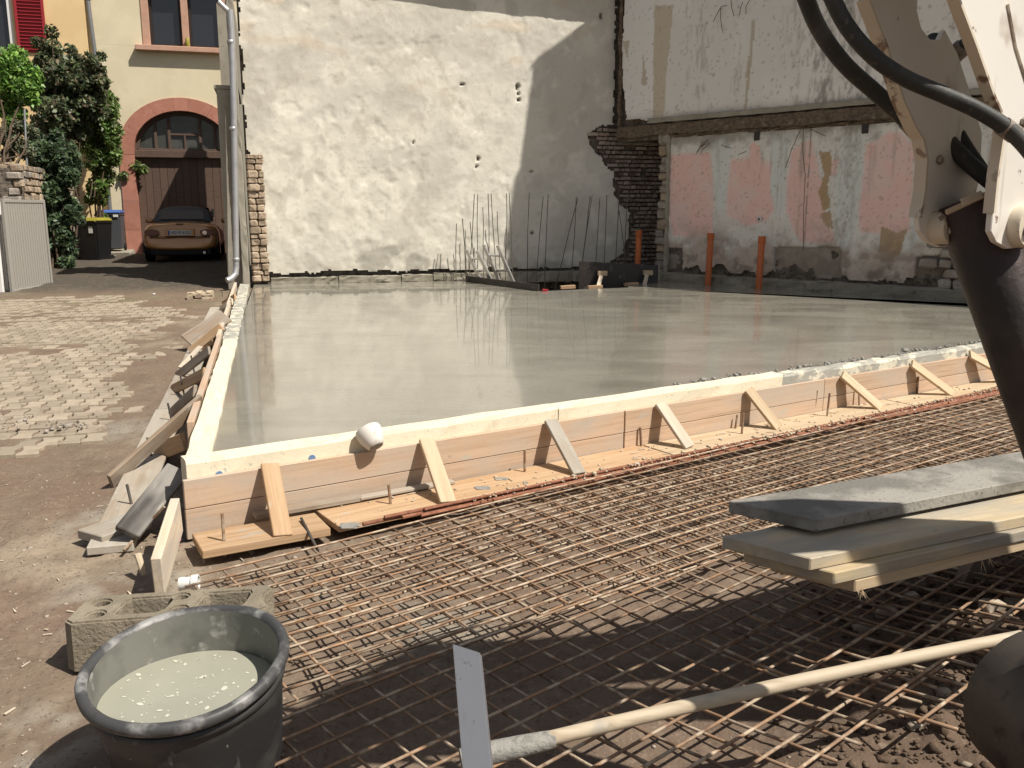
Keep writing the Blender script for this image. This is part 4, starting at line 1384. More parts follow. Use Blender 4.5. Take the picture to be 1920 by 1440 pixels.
fc.body = "HD M 4122"
fc.size = .092
fc.align_x = 'CENTER'
fc.align_y = 'CENTER'
fc.extrude = .001
to = bpy.data.objects.new('plate_text_curve', fc)
COL.objects.link(to)
dg = bpy.context.evaluated_depsgraph_get()
tm = bpy.data.meshes.new_from_object(to.evaluated_get(dg))
TV = np.array([tuple(v.co) for v in tm.vertices])
TF = [tuple(p.vertices) for p in tm.polygons]
bpy.data.objects.remove(to)
mk('plate_text', np.array([cp(v[0] * .92 + .02, .0055 - v[2], .645 + v[1]) for v in TV]), TF, LETTER, car)
bx('plate_recess', cp(0, .030, .65), CSD, CFW, (.62, .02, .17), CARP, car, .01)
bx('bumper_gap', cp(0, .045, .555), CSD, CFW, (1.30, .03, .012), CARK, car, 0)
bx('brake_light', cp(0, .13, .835), CSD, CFW, (.16, .02, .02), CARK, car, .004)
bx('rear_valance', cp(0, .12, .22), CSD, CFW, (1.30, .06, .16), CARK, car, .02)
V, F = lathe_vf([(.0, 0), (.032, 0), (.032, -.10), (.028, -.10), (.028, -.02), (0, -.02)], 14, cp(.50, .10, .20), CFW)
mk('exhaust_pipe', V, F, CHROME, car, smooth=True)

# ---- shrubs and ivy
def leaf_cloud(centres, n, size, seed, cols, flat=.6):
    """n small folded leaves scattered round branch centres (x,y,z,r)"""
    r = np.random.default_rng(seed)
    cen = np.array([c[:3] for c in centres])
    rd = np.array([c[3] for c in centres])
    w = rd ** 2
    ci = r.choice(len(cen), n, p=w / w.sum())
    dr = r.normal(size=(n, 3))
    dr /= np.linalg.norm(dr, axis=1)[:, None]
    rr_ = rd[ci] * r.random(n) ** .45
    pos = cen[ci] + dr * rr_[:, None]
    # leaf axes
    ax = r.normal(size=(n, 3)) + dr * .8
    ax[:, 2] -= .35
    ax /= np.linalg.norm(ax, axis=1)[:, None]
    up = r.normal(size=(n, 3)) * .55 + np.array([.25, -.35, .8])
    sd = np.cross(ax, up)
    sd /= np.linalg.norm(sd, axis=1)[:, None]
    nm = np.cross(sd, ax)
    s = size * r.uniform(.6, 1.35, n)[:, None]
    V = np.stack([pos - ax * s * .5, pos + sd * s * .28 + nm * s * .06, pos + ax * s * .55, pos - sd * s * .28 + nm * s * .06], 1)
    F = np.arange(n * 4).reshape(n, 4)
    cl = np.array(cols)[r.integers(0, len(cols), n)]
    cl = cl * r.uniform(.8, 2.6, n)[:, None]
    cl = np.repeat(cl, 4, axis=0)
    return V.reshape(-1, 3), F, cl


def fillpoly(poly, n, r0, r1, d0, d1, seed):
    r = random.Random(seed)
    xs_, ys_ = [q[0] for q in poly], [q[1] for q in poly]
    out = []
    while len(out) < n:
        x, y = r.uniform(min(xs_), max(xs_)), r.uniform(min(ys_), max(ys_))
        if inpoly(poly, np.array([x]), np.array([y]))[0]:
            d_ = r.uniform(d0, d1)
            p = D(x, y, d_)
            out.append((p[0], p[1], p[2], r.uniform(r0, r1) * d_ / 1650))
    return out


def shrub(name, label, base, centres, n, size, seed, cols, mat, cat='shrub', nbr=6):
    t = T(name, label, cat, base)
    r = random.Random(seed)
    for c in (centres[::max(1, len(centres) // nbr)] if nbr else []):
        a = np.array(base) + np.array([r.uniform(-.15, .15), r.uniform(-.15, .15), 0])
        b = np.array(c[:3])
        m1 = a * .6 + b * .4 + np.array([r.uniform(-.15, .15), r.uniform(-.15, .15), .2])
        m2 = a * .25 + b * .75 + np.array([r.uniform(-.1, .1), r.uniform(-.1, .1), .1])
        tube('branch', [a, m1, m2, b], [.026, .018, .012, .006], BARK, t, 6)
    V, F, cl = leaf_cloud(centres, n, size, seed, cols)
    mk('foliage', V, F, mat, t, col=cl)
    return t


def blobs(pxs, depth, jit=.25, seed=0):
    r = random.Random(seed)
    out = []
    for x, y, rp in pxs:
        d_ = depth + r.uniform(-jit, jit)
        p = D(x, y, d_)
        out.append((p[0], p[1], p[2], rp * d_ / 1650))
    return out


DG = [(.045, .066, .030), (.065, .088, .038), (.090, .100, .050), (.055, .068, .040), (.105, .085, .055)]
BG = [(.075, .15, .030), (.10, .19, .035), (.06, .115, .025), (.14, .22, .05)]
MG = [(.065, .105, .030), (.09, .135, .038), (.12, .15, .045), (.07, .085, .04)]
shrub('climbing_shrub', 'tall dark green shrub rising in front of the peach house', (-10.3, 20.4, .55),
      blobs([(97, 60, 14), (95, 95, 22), (88, 125, 26), (110, 140, 28), (132, 95, 12), (132, 125, 22), (128, 160, 32), (100, 175, 34), (150, 150, 24), (168, 115, 16), (178, 150, 22), (190, 105, 10), (150, 195, 36), (110, 215, 36), (85, 240, 26), (175, 200, 30), (70, 80, 12), (130, 240, 34), (96, 270, 30)], 20.2, .35, 1)
      + fillpoly([(90, 70), (104, 66), (112, 115), (135, 90), (146, 120), (170, 110), (190, 100), (200, 160), (205, 230), (170, 280), (90, 285), (70, 230), (66, 150), (72, 105)], 46, 9, 17, 19.8, 20.8, 31),
      17000, .115, 11, DG, LEAFD)
shrub('climbing_shrub', 'bright leafy climber against the yellow wall beside the arch', (-9.9, 21.5, .6),
      blobs([(175, 215, 26), (192, 185, 22), (200, 215, 24), (208, 245, 22), (190, 250, 28), (170, 265, 28), (205, 275, 22), (185, 300, 26), (195, 330, 22), (180, 350, 18), (214, 200, 10), (212, 290, 16), (190, 375, 12)], 21.4, .3, 2)
      + fillpoly([(160, 200), (205, 170), (222, 240), (216, 310), (200, 350), (190, 420), (172, 420), (160, 300)], 30, 8, 15, 20.9, 21.8, 32),
      11000, .105, 12, MG + BG[:1], LEAFG)
shrub('low_shrub', 'dark bushy growth at the foot of the garden wall behind the gate', (-9.3, 18.2, .45),
      blobs([(75, 290, 26), (100, 300, 28), (125, 290, 24), (80, 330, 28), (110, 340, 28), (130, 330, 20), (90, 370, 26), (115, 385, 24), (105, 420, 22), (120, 450, 22), (100, 470, 22), (125, 490, 16), (66, 260, 18), (140, 310, 16)], 18.3, .3, 3)
      + fillpoly([(62, 250), (120, 255), (155, 290), (150, 360), (148, 420), (140, 500), (100, 505), (90, 430), (70, 360)], 46, 8, 16, 17.9, 18.7, 33),
      14000, .105, 13, [(.035, .056, .030), (.05, .08, .038), (.07, .10, .045), (.042, .055, .035)], LEAFD)
shrub('ivy', 'bright green ivy hanging over the top of the garden wall', (-9.6, 17.0, 2.5),
      blobs([(5, 120, 30), (30, 130, 30), (55, 145, 24), (15, 160, 30), (45, 170, 26), (66, 165, 14), (30, 105, 20), (-15, 140, 30), (25, 190, 18), (60, 190, 12), (10, 205, 18), (20, 230, 14), (40, 215, 12)], 17.2, .25, 4),
      7000, .10, 14, BG, LEAFG, 'ivy', 3)
shrub('hanging_grass', 'grey green weeds hanging down the field stone wall', (-9.4, 16.6, 2.2),
      blobs([(10, 255, 18), (30, 270, 18), (50, 285, 16), (15, 290, 14), (40, 240, 14), (60, 250, 12)], 16.9, .12, 5), 3500, .07, 15, [(.07, .085, .045), (.11, .11, .07), (.05, .06, .035)], LEAFD, 'weeds')
shrub('vine_branch', 'leafy vine branch reaching across the red arch jamb', (-9.9, 22.6, .62),
      blobs([(225, 315, 12), (240, 308, 14), (255, 312, 12), (268, 318, 9), (232, 330, 10), (250, 325, 8), (238, 245, 7), (232, 262, 7), (222, 295, 10)], 23.2, .12, 6), 1300, .11, 16, MG, LEAFG, 'vine', 0)
# wire fence post and low fence above the garden wall
fp = T('fence_post', 'thin grey fence post standing on top of the garden wall', 'fence post', D(50, 330, 16.9))
tube('post', [D(52, 345, 16.9), D(46, 205, 16.9)], .022, PIPEG, fp, 8)

# ================================================================== FORMWORK
def ffs(x, y, z):
    """photo position on level z -> (s, off) along the front formwork"""
    p = G(x, y, z)
    return float(np.dot(p - FF.O, FF.d)), float(np.dot(p - FF.O, FF.n))


ORD = ['first', 'second', 'third', 'fourth', 'fifth', 'sixth', 'seventh', 'eighth', 'ninth', 'tenth', 'eleventh', 'twelfth', 'thirteenth', 'fourteenth', 'fifteenth', 'sixteenth', 'seventeenth', 'eighteenth', 'nineteenth', 'twentieth', 'twenty-first', 'twenty-second', 'twenty-third']
fw = T('front_formwork', 'long low front formwork of pinkish boards holding the wet slab', 'formwork', FF.pt(4, 0))
s_j = FF.sz(1546, 720)[0]
cutsf = [0.0, 2.95, s_j, 8.9, 12.4]
for i in range(4):
    a, b = cutsf[i] + .004, cutsf[i + 1] - .004
    bx('form_board', FF.pt((a + b) / 2, .262, -.0135 + (.004 if i == 1 else 0)), FF.d, FF.n, (b - a, .027, .155), W_FORM, fw, .003)
    bx('form_board', FF.pt((a + b) / 2, .100, -.016 + (.004 if i == 1 else 0)), FF.d, FF.n, (b - a, .027, .163), W_FORM, fw, .003)
ins = T('front_insulation', 'cream insulation strip along the top of the front formwork', 'insulation strip', FF.pt(3, .2))
s_e = FF.sz(1420, 718)[0]
ragbar('strip', FF.pt(.03, .30, -.088), FF.pt(2.4, .30, -.088), FF.n, .115, UPZ, .27, FOAM, ins, seg=.16, jit=.0025, seed=31)
ragbar('strip', FF.pt(2.405, .298, -.088), FF.pt(4.6, .298, -.088), FF.n, .115, UPZ, .268, FOAM, ins, seg=.16, jit=.003, seed=32)
ragbar('strip', FF.pt(4.605, .29, -.088), FF.pt(12.3, .285, -.088), FF.n, .115, UPZ, .262, FOAMC, ins, seg=.12, jit=.004, seed=33)
for x, y in ((411, 889), (585, 858)):
    s, z = FF.sz(x, y, -.03)
    V, F = lathe_vf([(0, .004), (.020, .004), (.022, -.01)], 14, FF.pt(s, z - .004, -.030), FF.n)
    mk('blue_plug', V, F, BLUE, ins)

lw_ = T('left_formwork', 'left formwork of narrow pale boards running back to the white wall', 'formwork', LF.pt(5, .1))
cl = [1.0, 4.9, 8.1, 11.75]
for i in range(3):
    a, b = cl[i] + .01, cl[i + 1] - .01
    o0 = (.0, -.03, -.06)[i]
    A = LF.pt(a, .30 + .008 * i, -.035 + o0)
    B = LF.pt(b, .32 + .008 * i, -.035 + o0 - .015)
    plank('form_board', A, B, .24, .045, UPZ, W_PALE if i else W_FORM, lw_, .004)
li = T('left_insulation', 'white topped insulation strip along the left slab edge', 'insulation strip', LF.pt(3, .2))
ragbar('strip', LF.pt(.10, .30, .066), LF.pt(4.55, .30, .066), LF.n, .132, UPZ, .275, FOAM, li, seg=.2, jit=.004, seed=34)
ragbar('strip', LF.pt(4.56, .285, .055), LF.pt(8.0, .29, .05), LF.n, .15, UPZ, .27, FOAMC, li, seg=.14, jit=.007, seed=35)
ragbar('strip', LF.pt(8.01, .29, .05), LF.pt(11.7, .29, .04), LF.n, .16, UPZ, .27, FOAMC, li, seg=.14, jit=.007, seed=36)

# raking braces on the front
br = [((507, 899), (560, 1032)), ((800, 842), (849, 947)), ((1032, 796), (1086, 888)), ((1237, 746), (1293, 838)), ((1403, 721), (1460, 802)), ((1580, 690), (1640, 762)), ((1711, 666), (1764, 734)), ((1821, 641), (1860, 706))]
bmat = [W_ORANGE, W_FRESH, W_CEM, W_PALE, W_FRESH, W_FRESH, W_FRESH, W_FRESH]
desc = ['orange brown', 'cement stained', 'grey weathered', 'mottled pale', 'clean pale', 'clean pale', 'clean pale', 'clean pale']
for i, ((tx, ty), (fx, fy)) in enumerate(br):
    s, z = FF.sz(tx, ty, .012)
    p1 = FF.pt(s, .348, .012)
    fs, fo = ffs(fx, fy, .085)
    p0_ = FF.pt(fs * .5 + s * .5, .082, max(.24, min(.36, fo)))
    p0_ = FF.pt(fs, .082, max(.22, min(.38, fo)))
    o = plank('brace_plank', p1 + UPZ * .012, p0_, .095, .026, FF.d, bmat[i], None, .003)
    tag(o, '%s raking brace plank, %s from the left on the front formwork' % (desc[i], ORD[i]), 'brace plank', 'brace planks along the front formwork')
# flat boards at the foot
fa = ffs(370, 1042, .08)
o = plank('foot_board', FF.pt(.0, .062, .225), FF.pt(.64, .062, .265), .27, .045, FF.n, W_ORANGE, None, .004)
tag(o, 'short thick orange foot board lying at the left front corner', 'board')
o = plank('foot_board', FF.pt(.68, .058, .215), FF.pt(3.1, .058, .165), .33, .036, FF.n, W_ORANGE, None, .003)
tag(o, 'long orange foot board below the second and third braces', 'board')
o = plank('foot_board', FF.pt(3.12, .058, .16), FF.pt(5.9, .058, .16), .30, .036, FF.n, W_FRESH, None, .003)
tag(o, 'pale foot board dotted with mortar in the middle of the front formwork', 'board')
o = plank('foot_board', FF.pt(5.93, .056, .16), FF.pt(9.3, .056, .16), .30, .036, FF.n, W_FRESH, None, .003)
tag(o, 'pale foot board at the right end of the front formwork', 'board')
o = plank('packing_slat', FF.pt(.34, .103, .055), FF.pt(.95, .097, .06), .075, .026, FF.n, W_GREY, None, .003)
tag(o, 'grey packing slat behind the first brace on the front formwork', 'slat')
o = plank('packing_slat', FF.pt(.93, .10, .075), FF.pt(1.55, .088, .06), .055, .018, FF.n, W_CEM, None, .003)
tag(o, 'cement covered slat between first and second brace', 'slat')
# rebar stakes
stk = [(420, 966, 1014), (732, 909, 942), (984, 845, 882), (1202, 803, 834), (1379, 779, 801), (1391, 777, 811), (1527, 735, 770), (1551, 741, 778), (1611, 730, 758), (1720, 709, 735)]
for i, (x, yt, yb) in enumerate(stk):
    b = G(x, yb, .085)
    dist = np.linalg.norm(b - CC)
    h = (yb - yt) * dist / 1650 * 1.05
    t = b + np.array([random.uniform(-.012, .012), random.uniform(-.01, .01), h])
    o = tube('rebar_stake', [b - UPZ * .08, b, t], .0085, RUST, None, 8)
    tag(o, 'short rusty rebar stake, %s from the left in the front foot boards' % ORD[i], 'rebar stake', 'rebar stakes along the front formwork')
o = tube('rebar_stake', [G(565, 972, .10), G(596, 1032, .06)], .008, BAR, None, 8)
tag(o, 'grey bent bar leaning beside the first brace plank', 'rebar stake')
# thick ribbed bars in front of the foot boards
bars = [(.80, 7.9, .425, .075, -.016), (1.02, 8.4, .448, .078, -.012), (.92, 8.6, .440, .098, -.012), (1.12, 8.1, .468, .078, -.011), (1.15, 2.2, .455, .100, -.012), (1.9, 8.8, .478, .075, -.010)]
for i, (s0_, s1_, off, z, sl_) in enumerate(bars):
    P_ = []
    for k_ in range(15):
        s = s0_ + (s1_ - s0_) * k_ / 14
        P_.append(FF.pt(s, z + .003 * math.sin(s * 2 + i), off + sl_ * (s - s0_) + .004 * math.sin(s * 1.7 + i * 2)))
    o = tube('reinforcing_bar', P_, .0105 if i != 4 else .009, RUST2, None, 9)
    tag(o, ['thick rusty bar touching the foot boards, innermost of the bundle', 'thick rusty bar at the bottom middle of the bundle by the foot boards', 'thick rusty bar on top of the bundle by the foot boards', 'thick rusty bar on the mesh side of the bundle by the foot boards', 'short thick rusty bar lying on the left end of the bundle', 'outermost thick rusty bar beside the mesh, starting further right'][i], 'reinforcing bar', 'thick bars in the bundle before the foot boards')

# mortar crumbs: uncountable
def scatter(name, pts, size, mat, seed, flat=.6, kind='stuff'):
    r = np.random.default_rng(seed)
    ico = bmesh.new()
    bmesh.ops.create_icosphere(ico, subdivisions=1, radius=1)
    IV = np.array([tuple(v.co) for v in ico.verts])
    IF = np.array([[v.index for v in f.verts] for f in ico.faces])
    ico.free()
    Vs, Fs = [], []
    for i, p in enumerate(pts):
        s = size * r.lognormal(0, .45)
        sc = s * np.array([r.uniform(.7, 1.3), r.uniform(.7, 1.3), flat * r.uniform(.7, 1.2)])
        v = IV * (1 + r.normal(size=IV.shape) * .26) * sc
        a = r.uniform(0, 6.28)
        v[:, :2] = v[:, :2] @ np.array([[math.cos(a), -math.sin(a)], [math.sin(a), math.cos(a)]])
        Vs.append(v + np.array(p))
        Fs.append(IF + i * len(IV))
    o = mk(name, np.concatenate(Vs), np.concatenate(Fs), mat, loc=tuple(np.mean(pts, axis=0)))
    tag(o, kind=kind)
    return o


pts = []
for i in range(520):
    s = random.uniform(1.4, 8.2)
    pts.append(FF.pt(s, .102 + random.uniform(-.01, .012), .452 - .0115 * (s - 1) + random.gauss(0, .025)))
for i in range(90):
    pts.append(FF.pt(random.uniform(.8, 8), .079, random.uniform(.04, .3)))
o = scatter('mortar_crumbs', pts, .0065, BLOCKL, 3, .7)
tag(o, 'pale mortar crumbs strewn over the rusty bars', 'mortar crumbs')
pts = [FF.pt(random.uniform(3.6, 9.5), ZS + .012, -.19 + random.gauss(0, .05)) for i in range(420)]
o = scatter('concrete_crumbs', pts, .010, SLABEDGE, 4, .6)
tag(o, 'grey concrete crumbs along the right part of the slab edge', 'concrete crumbs')
dab = [(655, 985, .07), (905, 915, .06), (940, 898, .05), (1082, 893, .04), (985, 905, .02)]
for i, (x, y, r0) in enumerate(dab):
    p = G(x, y, .078)
    V, F = stone_vf(p, (r0 * 1.5, r0 * .95, .010), 40 + i)
    o = mk('mortar_dab', V, F, SLABEDGE)
    tag(o, 'grey mortar dab on the front foot boards, %s from the left' % ORD[sorted(range(5), key=lambda q: dab[q][0]).index(i)], 'mortar dab', 'mortar dabs on the foot boards')

# ---- left side: cement-coated ground boards, props, stakes
for i, (a, b, o0, o1) in enumerate(((-.05, 2.9, -.36, -.36), (2.95, 5.8, -.35, -.34), (5.85, 9.4, -.33, -.30))):
    A, B = LF.pt(a, 0, o0), LF.pt(b, 0, o1)
    A[2] = gz(A[0], A[1]) + .025
    B[2] = gz(B[0], B[1]) + .03
    o = plank('ground_board', A, B, .22, .045, LF.n, W_CEM, None, .005)
    tag(o, 'flat cement coated board on the ground outside the left formwork, %s from the front' % ORD[i], 'board', 'ground boards beside the left formwork')


def prop(a, za, b, zb_, w, t, side, mat, label):
    A, B = G(*a, za), G(*b, zb_)
    o = plank('prop_plank', A, B, w, t, side, mat, None, .004)
    return tag(o, label, 'prop plank', 'timber props along the left formwork')


prop((378, 750), .42, (206, 903), .05, .105, .028, UPZ + LF.n * .3, W_GREY, 'longest brown prop plank leaning from the left formwork to the mud')
prop((346, 828), .20, (293, 850), .07, .12, .04, UPZ, W_ORANGE, 'short orange block propping the near left formwork')
prop((366, 733), .38, (321, 776), .10, .10, .028, UPZ + LF.n * .3, W_GREY, 'weathered prop plank just behind the longest one')
prop((383, 700), .40, (322, 732), .10, .10, .028, UPZ + LF.n * .3, W_ORANGE, 'orange prop plank, middle of the left formwork')
prop((393, 657), .42, (331, 706), .12, .09, .028, UPZ + LF.n * .3, W_GREY, 'brown prop plank below the broad dark plank')
prop((424, 592), .50, (350, 640), .24, .24, .03, LF.d + UPZ * .8, W_GREY, 'broad dark weathered plank leaning on the left formwork')
prop((416, 612), .46, (356, 660), .18, .09, .03, UPZ + LF.n * .3, W_ORANGE, 'orange plank edge directly under the broad dark plank')
prop((441, 557), .46, (418, 571), .26, .10, .03, UPZ, W_ORANGE, 'farthest orange prop plank near the concrete block')
prop((436, 566), .42, (414, 580), .26, .10, .03, UPZ, W_PALE, 'pale prop plank next to the farthest orange one')
prop((432, 578), .40, (410, 590), .24, .09, .03, UPZ, W_GREY, 'small brown prop plank behind the broad dark plank')
prop((398, 636), .30, (368, 655), .17, .12, .03, UPZ, W_ORANGE, 'stubby orange prop wedged low under the left formwork')
o = plank('loose_lath', G(376, 650, .35), G(338, 690, .2), .05, .02, LF.n, W_PALE, None, .002)
tag(o, 'thin loose lath among the props of the left formwork', 'lath')
for i, (x, yt, yb) in enumerate([(251, 910, 945), (287, 822, 852), (324, 757, 783), (347, 706, 735), (366, 668, 695), (420, 545, 564)]):
    zb0 = .06 + .03 * i
    b = G(x, yb, zb0)
    h = (yb - yt) * np.linalg.norm(b - CC) / 1650
    o = tube('rebar_stake', [b - UPZ * .1, b + np.array([-.03, .0, h])], .0085, BAR, None, 8)
    tag(o, 'thin rebar stake, %s from the front along the left formwork' % ORD[i], 'rebar stake', 'rebar stakes along the left formwork')
# corner: black plank, upright plank, support
o = plank('black_plank', G(334, 880, .30), G(238, 1000, .10), .13, .035, FF.n * .3 + UPZ * -.3 + FF.d, W_DARK, None, .005)
tag(o, 'black and grey weathered plank leaning at the left front corner', 'plank')
o = plank('bearing_plank', G(262, 975, .055), G(168, 1008, .055), .20, .05, LF.d, W_CEM, None, .005)
tag(o, 'cement splashed plank end under the black plank', 'plank')
A, B = G(293, 1085, .10), G(333, 945, .17)
o = plank('upright_plank', G(296, 1082, .105), FF.pt(-.06, .20, .10), .19, .045, UPZ, W_PALE, None, .004)
tag(o, 'pale pinkish plank set on edge at the formwork corner', 'plank')
o = tube('bent_bar', [G(232, 1032, .03), G(275, 985, .10), G(308, 950, .20)], .008, RUST, None, 7)
tag(o, 'thin rusty bar poking out beside the upright plank', 'rebar')
o = tube('frayed_rope_end', [G(258, 1040, .10), G(266, 1065, .05), G(270, 1078, .02)], [.018, .016, .010], BLOCKL, None, 8)
tag(o, 'short pale stub of rope on the ground beside the upright plank', 'rope end')
P_ = []
rr = random.Random(8)
for k_ in range(26):
    t = k_ / 25
    P_.append(FF.pt(-.045 + .018 * math.sin(k_ * 2.3), .24 - .30 * t + .01 * rr.uniform(-1, 1), .02 + .02 * math.cos(k_ * 1.7)))
o = tube('pink_string', P_, .0018, STRING, None, 5)
tag(o, 'tangled pink string hanging at the formwork corner', 'string')
cap = T('plastic_fitting', 'small white plastic tube with dark hole at the mesh corner', 'plastic cap', G(352, 1092, .04))
c0, ax_ = G(344, 1094, .06), np.array([.9, .15, .05])
V, F = lathe_vf([(.0, 0), (.028, 0), (.030, .01), (.026, .05), (.034, .055), (.034, .085), (.026, .085), (.024, .03), (0, .03)], 16, c0 - ax_ * .02, ax_)
mk('cap_body', V, F, PAPER, cap, smooth=True, auto=True)

# ---- rubber plaster cup balanced on the formwork
cup = T('plaster_cup', 'small white rubber plaster cup tipped over on the front formwork edge', 'plaster cup', FF.pt(1.35, .43, -.05))
s, z = FF.sz(703, 820, .02)
base_c = FF.pt(FF.sz(706, 838, .07)[0], FF.sz(706, 838, .07)[1] + .0, .07)
axc = np.array(-FF.n) * .62 + UPZ * .70 - FF.d * .16
axc /= np.linalg.norm(axc)
prof = [(0, 0), (.036, 0), (.048, .006), (.058, .025), (.070, .055), (.077, .085), (.078, .105), (.072, .122), (.058, .130), (.052, .128), (.060, .11), (.050, .05), (0, .03)]
V, F = lathe_vf(prof[1:], 32, base_c, axc)
mk('cup_body', V, F, CUP, cup, smooth=True)
V, F = lathe_vf([(0, -.0015), (.040, -.0015), (.043, .003)], 24, base_c, axc)
mk('cup_base', V, F, CUPB, cup, smooth=True)

# ================================================================== REINFORCING MESH
def sheet(name, label, O, az, kA, dA, sA, kB, dB, tB, zf, seed, rA=.0054, rB=.0052, order=1):
    """A bars run along az from sA[0] to sA[1]; B bars across, spaced dB, over tB"""
    d, q = azv(az), azv(az + 90)            # q points towards the camera
    r = random.Random(seed)
    O = np.array([O[0], O[1], 0])
    t = T(name, label, 'rebar mesh', tuple(O + d * 1.5), 'rebar mesh sheets lying before the slab')
    ph = r.uniform(0, 6)

    def zz(p, extra):
        return np.array([p[0], p[1], zf(p[0], p[1]) + extra + .005 * math.sin(p[0] * 2.3 + ph) + .004 * math.sin(p[1] * 3.1 + ph)])
    for i in range(kA):
        off = i * dA + r.gauss(0, .004)
        e0, e1 = sA[0] + r.uniform(-.02, .02), sA[1] + r.uniform(-.02, .02)
        n_ = 22
        wv_ = r.uniform(0, 6)
        P_ = [zz(O + d * (e0 + (e1 - e0) * k_ / n_) + q * (off + .004 * math.sin(k_ * .6 + wv_)), .0045 * order) for k_ in range(n_ + 1)]
        V, F = tube_vf(P_, rA, 6)
        mk('bar', V, F, RUST, t, smooth=True)
    for j in range(kB):
        s_ = sA[0] + .05 + j * dB + r.gauss(0, .004)
        n_ = 8
        P_ = [zz(O + d * s_ + q * (tB[0] + r.uniform(-.01, .01) * (k_ in (0, n_)) + (tB[1] - tB[0]) * k_ / n_), -.0045 * order) for k_ in range(n_ + 1)]
        V, F = tube_vf(P_, rB, 6)
        mk('bar', V, F, RUST, t, smooth=True)
    return t


sheet('rebar_mesh', 'upper rusty rebar mesh sheet lying along the front foot boards', (-1.50, 3.70), 54.0, 14, .098, (0, 7.6), 50, .15, (-.03, 1.24),
      lambda x, y: .088 + .012 * math.sin(x * 1.3), 1)
sheet('rebar_mesh', 'lower rusty rebar mesh sheet under the upper one beside the foot boards', (-1.43, 3.70), 54.3, 13, .098, (0.12, 7.4), 48, .15, (-.05, 1.15),
      lambda x, y: .052 + .01 * math.sin(x * 1.7 + 1), 2, order=-1)
q49 = azv(49 + 90)
d49 = azv(49)
o2 = np.array([.88, 2.31, 0]) - q49 * 1.29
sheet('rebar_mesh', 'near rusty rebar mesh sheet with free bar tips towards the excavator bucket', (o2[0], o2[1]), 49.5, 13, .1075, (-1.25, 3.6), 39, .125, (-.04, 1.35),
      lambda x, y: .066 + .10 * float(sstep(.1, 1.25, x * .65 - (y - 2.6) * .75)), 3, .0058, .0055)
sheet('rebar_mesh', 'small raised rebar mesh piece under the wooden pole at the right', (.62, 2.86), 49.5, 6, .15, (.15, 2.9), 17, .155, (-.10, .84),
      lambda x, y: .125 + .10 * float(sstep(.3, 1.4, x * .65 - (y - 2.6) * .75)), 4, .006, .006)

# ================================================================== FOREGROUND THINGS
# ---- mortar tub with cement water
tub = T('mortar_tub', 'black rubber mortar tub full of milky cement water', 'mortar tub', (-.93, 2.41, 0))
tn = np.array([-.0315, -.136, 1.0])
tn /= np.linalg.norm(tn)
rc = np.array([-.951, 2.359, .418])
b0 = rc - tn * .42
V, F = lathe_vf([(.0, .004), (.205, .004), (.222, .012), (.235, .06), (.262, .30), (.271, .385)], 72, b0, tn)
rn = np.random.default_rng(2)
mk('tub_body', V, F, RUBBER, tub, smooth=True)
V, F = lathe_vf([(.271, .383), (.287, .388), (.294, .398), (.295, .412), (.289, .422), (.278, .425), (.267, .420), (.262, .410)], 72, b0, tn)
ang = np.arange(len(V)) % 72 / 72 * 2 * math.pi
V = V + np.outer(.004 * np.sin(2 * ang + 1) + .002 * np.sin(5 * ang), tn)
mk('tub_rim', V, F, RIM, tub, smooth=True)
V, F = lathe_vf([(.262, .412), (.256, .33), (.238, .12), (.225, .05)], 72, b0, tn)
mk('tub_lining', V, F, TUBIN, tub, smooth=True)
for hh_, r_t in ((.355, .2735),):
    V, F = lathe_vf([(r_t - .004, hh_ - .012), (r_t + .003, hh_ - .006), (r_t + .003, hh_ + .006), (r_t - .002, hh_ + .012)], 72, b0, tn)
    mk('moulded_rib', V, F, RUBBER, tub, smooth=True)
wz = .305
V, F = [], []
nr = 64
ring = []
for k_ in range(nr):
    a = 2 * math.pi * k_ / nr
    # level liquid inside the tilted cone
    u = np.array([math.cos(a), math.sin(a), 0])
    lo_, hi_ = .0, .4
    for _ in range(30):
        m_ = (lo_ + hi_) / 2
        p = np.array([b0[0], b0[1], wz]) + u * m_ + np.array([tn[0], tn[1], 0]) * wz
        hh = float(np.dot(p - b0, tn))
        rad_ = float(np.linalg.norm(p - b0 - tn * hh))
        if rad_ < .222 + .1 * hh:
            lo_ = m_
        else:
            hi_ = m_
    ring.append(p)
cw_ = np.mean(ring, axis=0)
V = [cw_] + ring
F = [(0, 1 + k_, 1 + (k_ + 1) % nr) for k_ in range(nr)]
mk('cement_water', np.array(V), F, SLURRY, tub)
Vs, Fs = [], []
rn = np.random.default_rng(12)
cnt = 0
for i in range(120):
    a, rr_ = rn.uniform(0, 6.28), .225 * math.sqrt(rn.random())
    s_ = .0022 * rn.lognormal(0, .55)
    c = cw_ + np.array([math.cos(a) * rr_, math.sin(a) * rr_, .0012])
    kk = 10
    b_ = rn.uniform(0, 6.28)
    for k_ in range(kk):
        t = 2 * math.pi * k_ / kk
        x_, y_ = s_ * 1.9 * math.cos(t) * (1 + rn.normal() * .08), s_ * 1.1 * math.sin(t) * (1 + rn.normal() * .08)
        Vs.append(c + np.array([x_ * math.cos(b_) - y_ * math.sin(b_), x_ * math.sin(b_) + y_ * math.cos(b_), 0]))
    Fs.append(tuple(range(cnt, cnt + kk)))
    cnt += kk
fo_ = mk('froth_spots', np.array(Vs), Fs, FROTH, tub)
fo_["kind"] = "stuff"

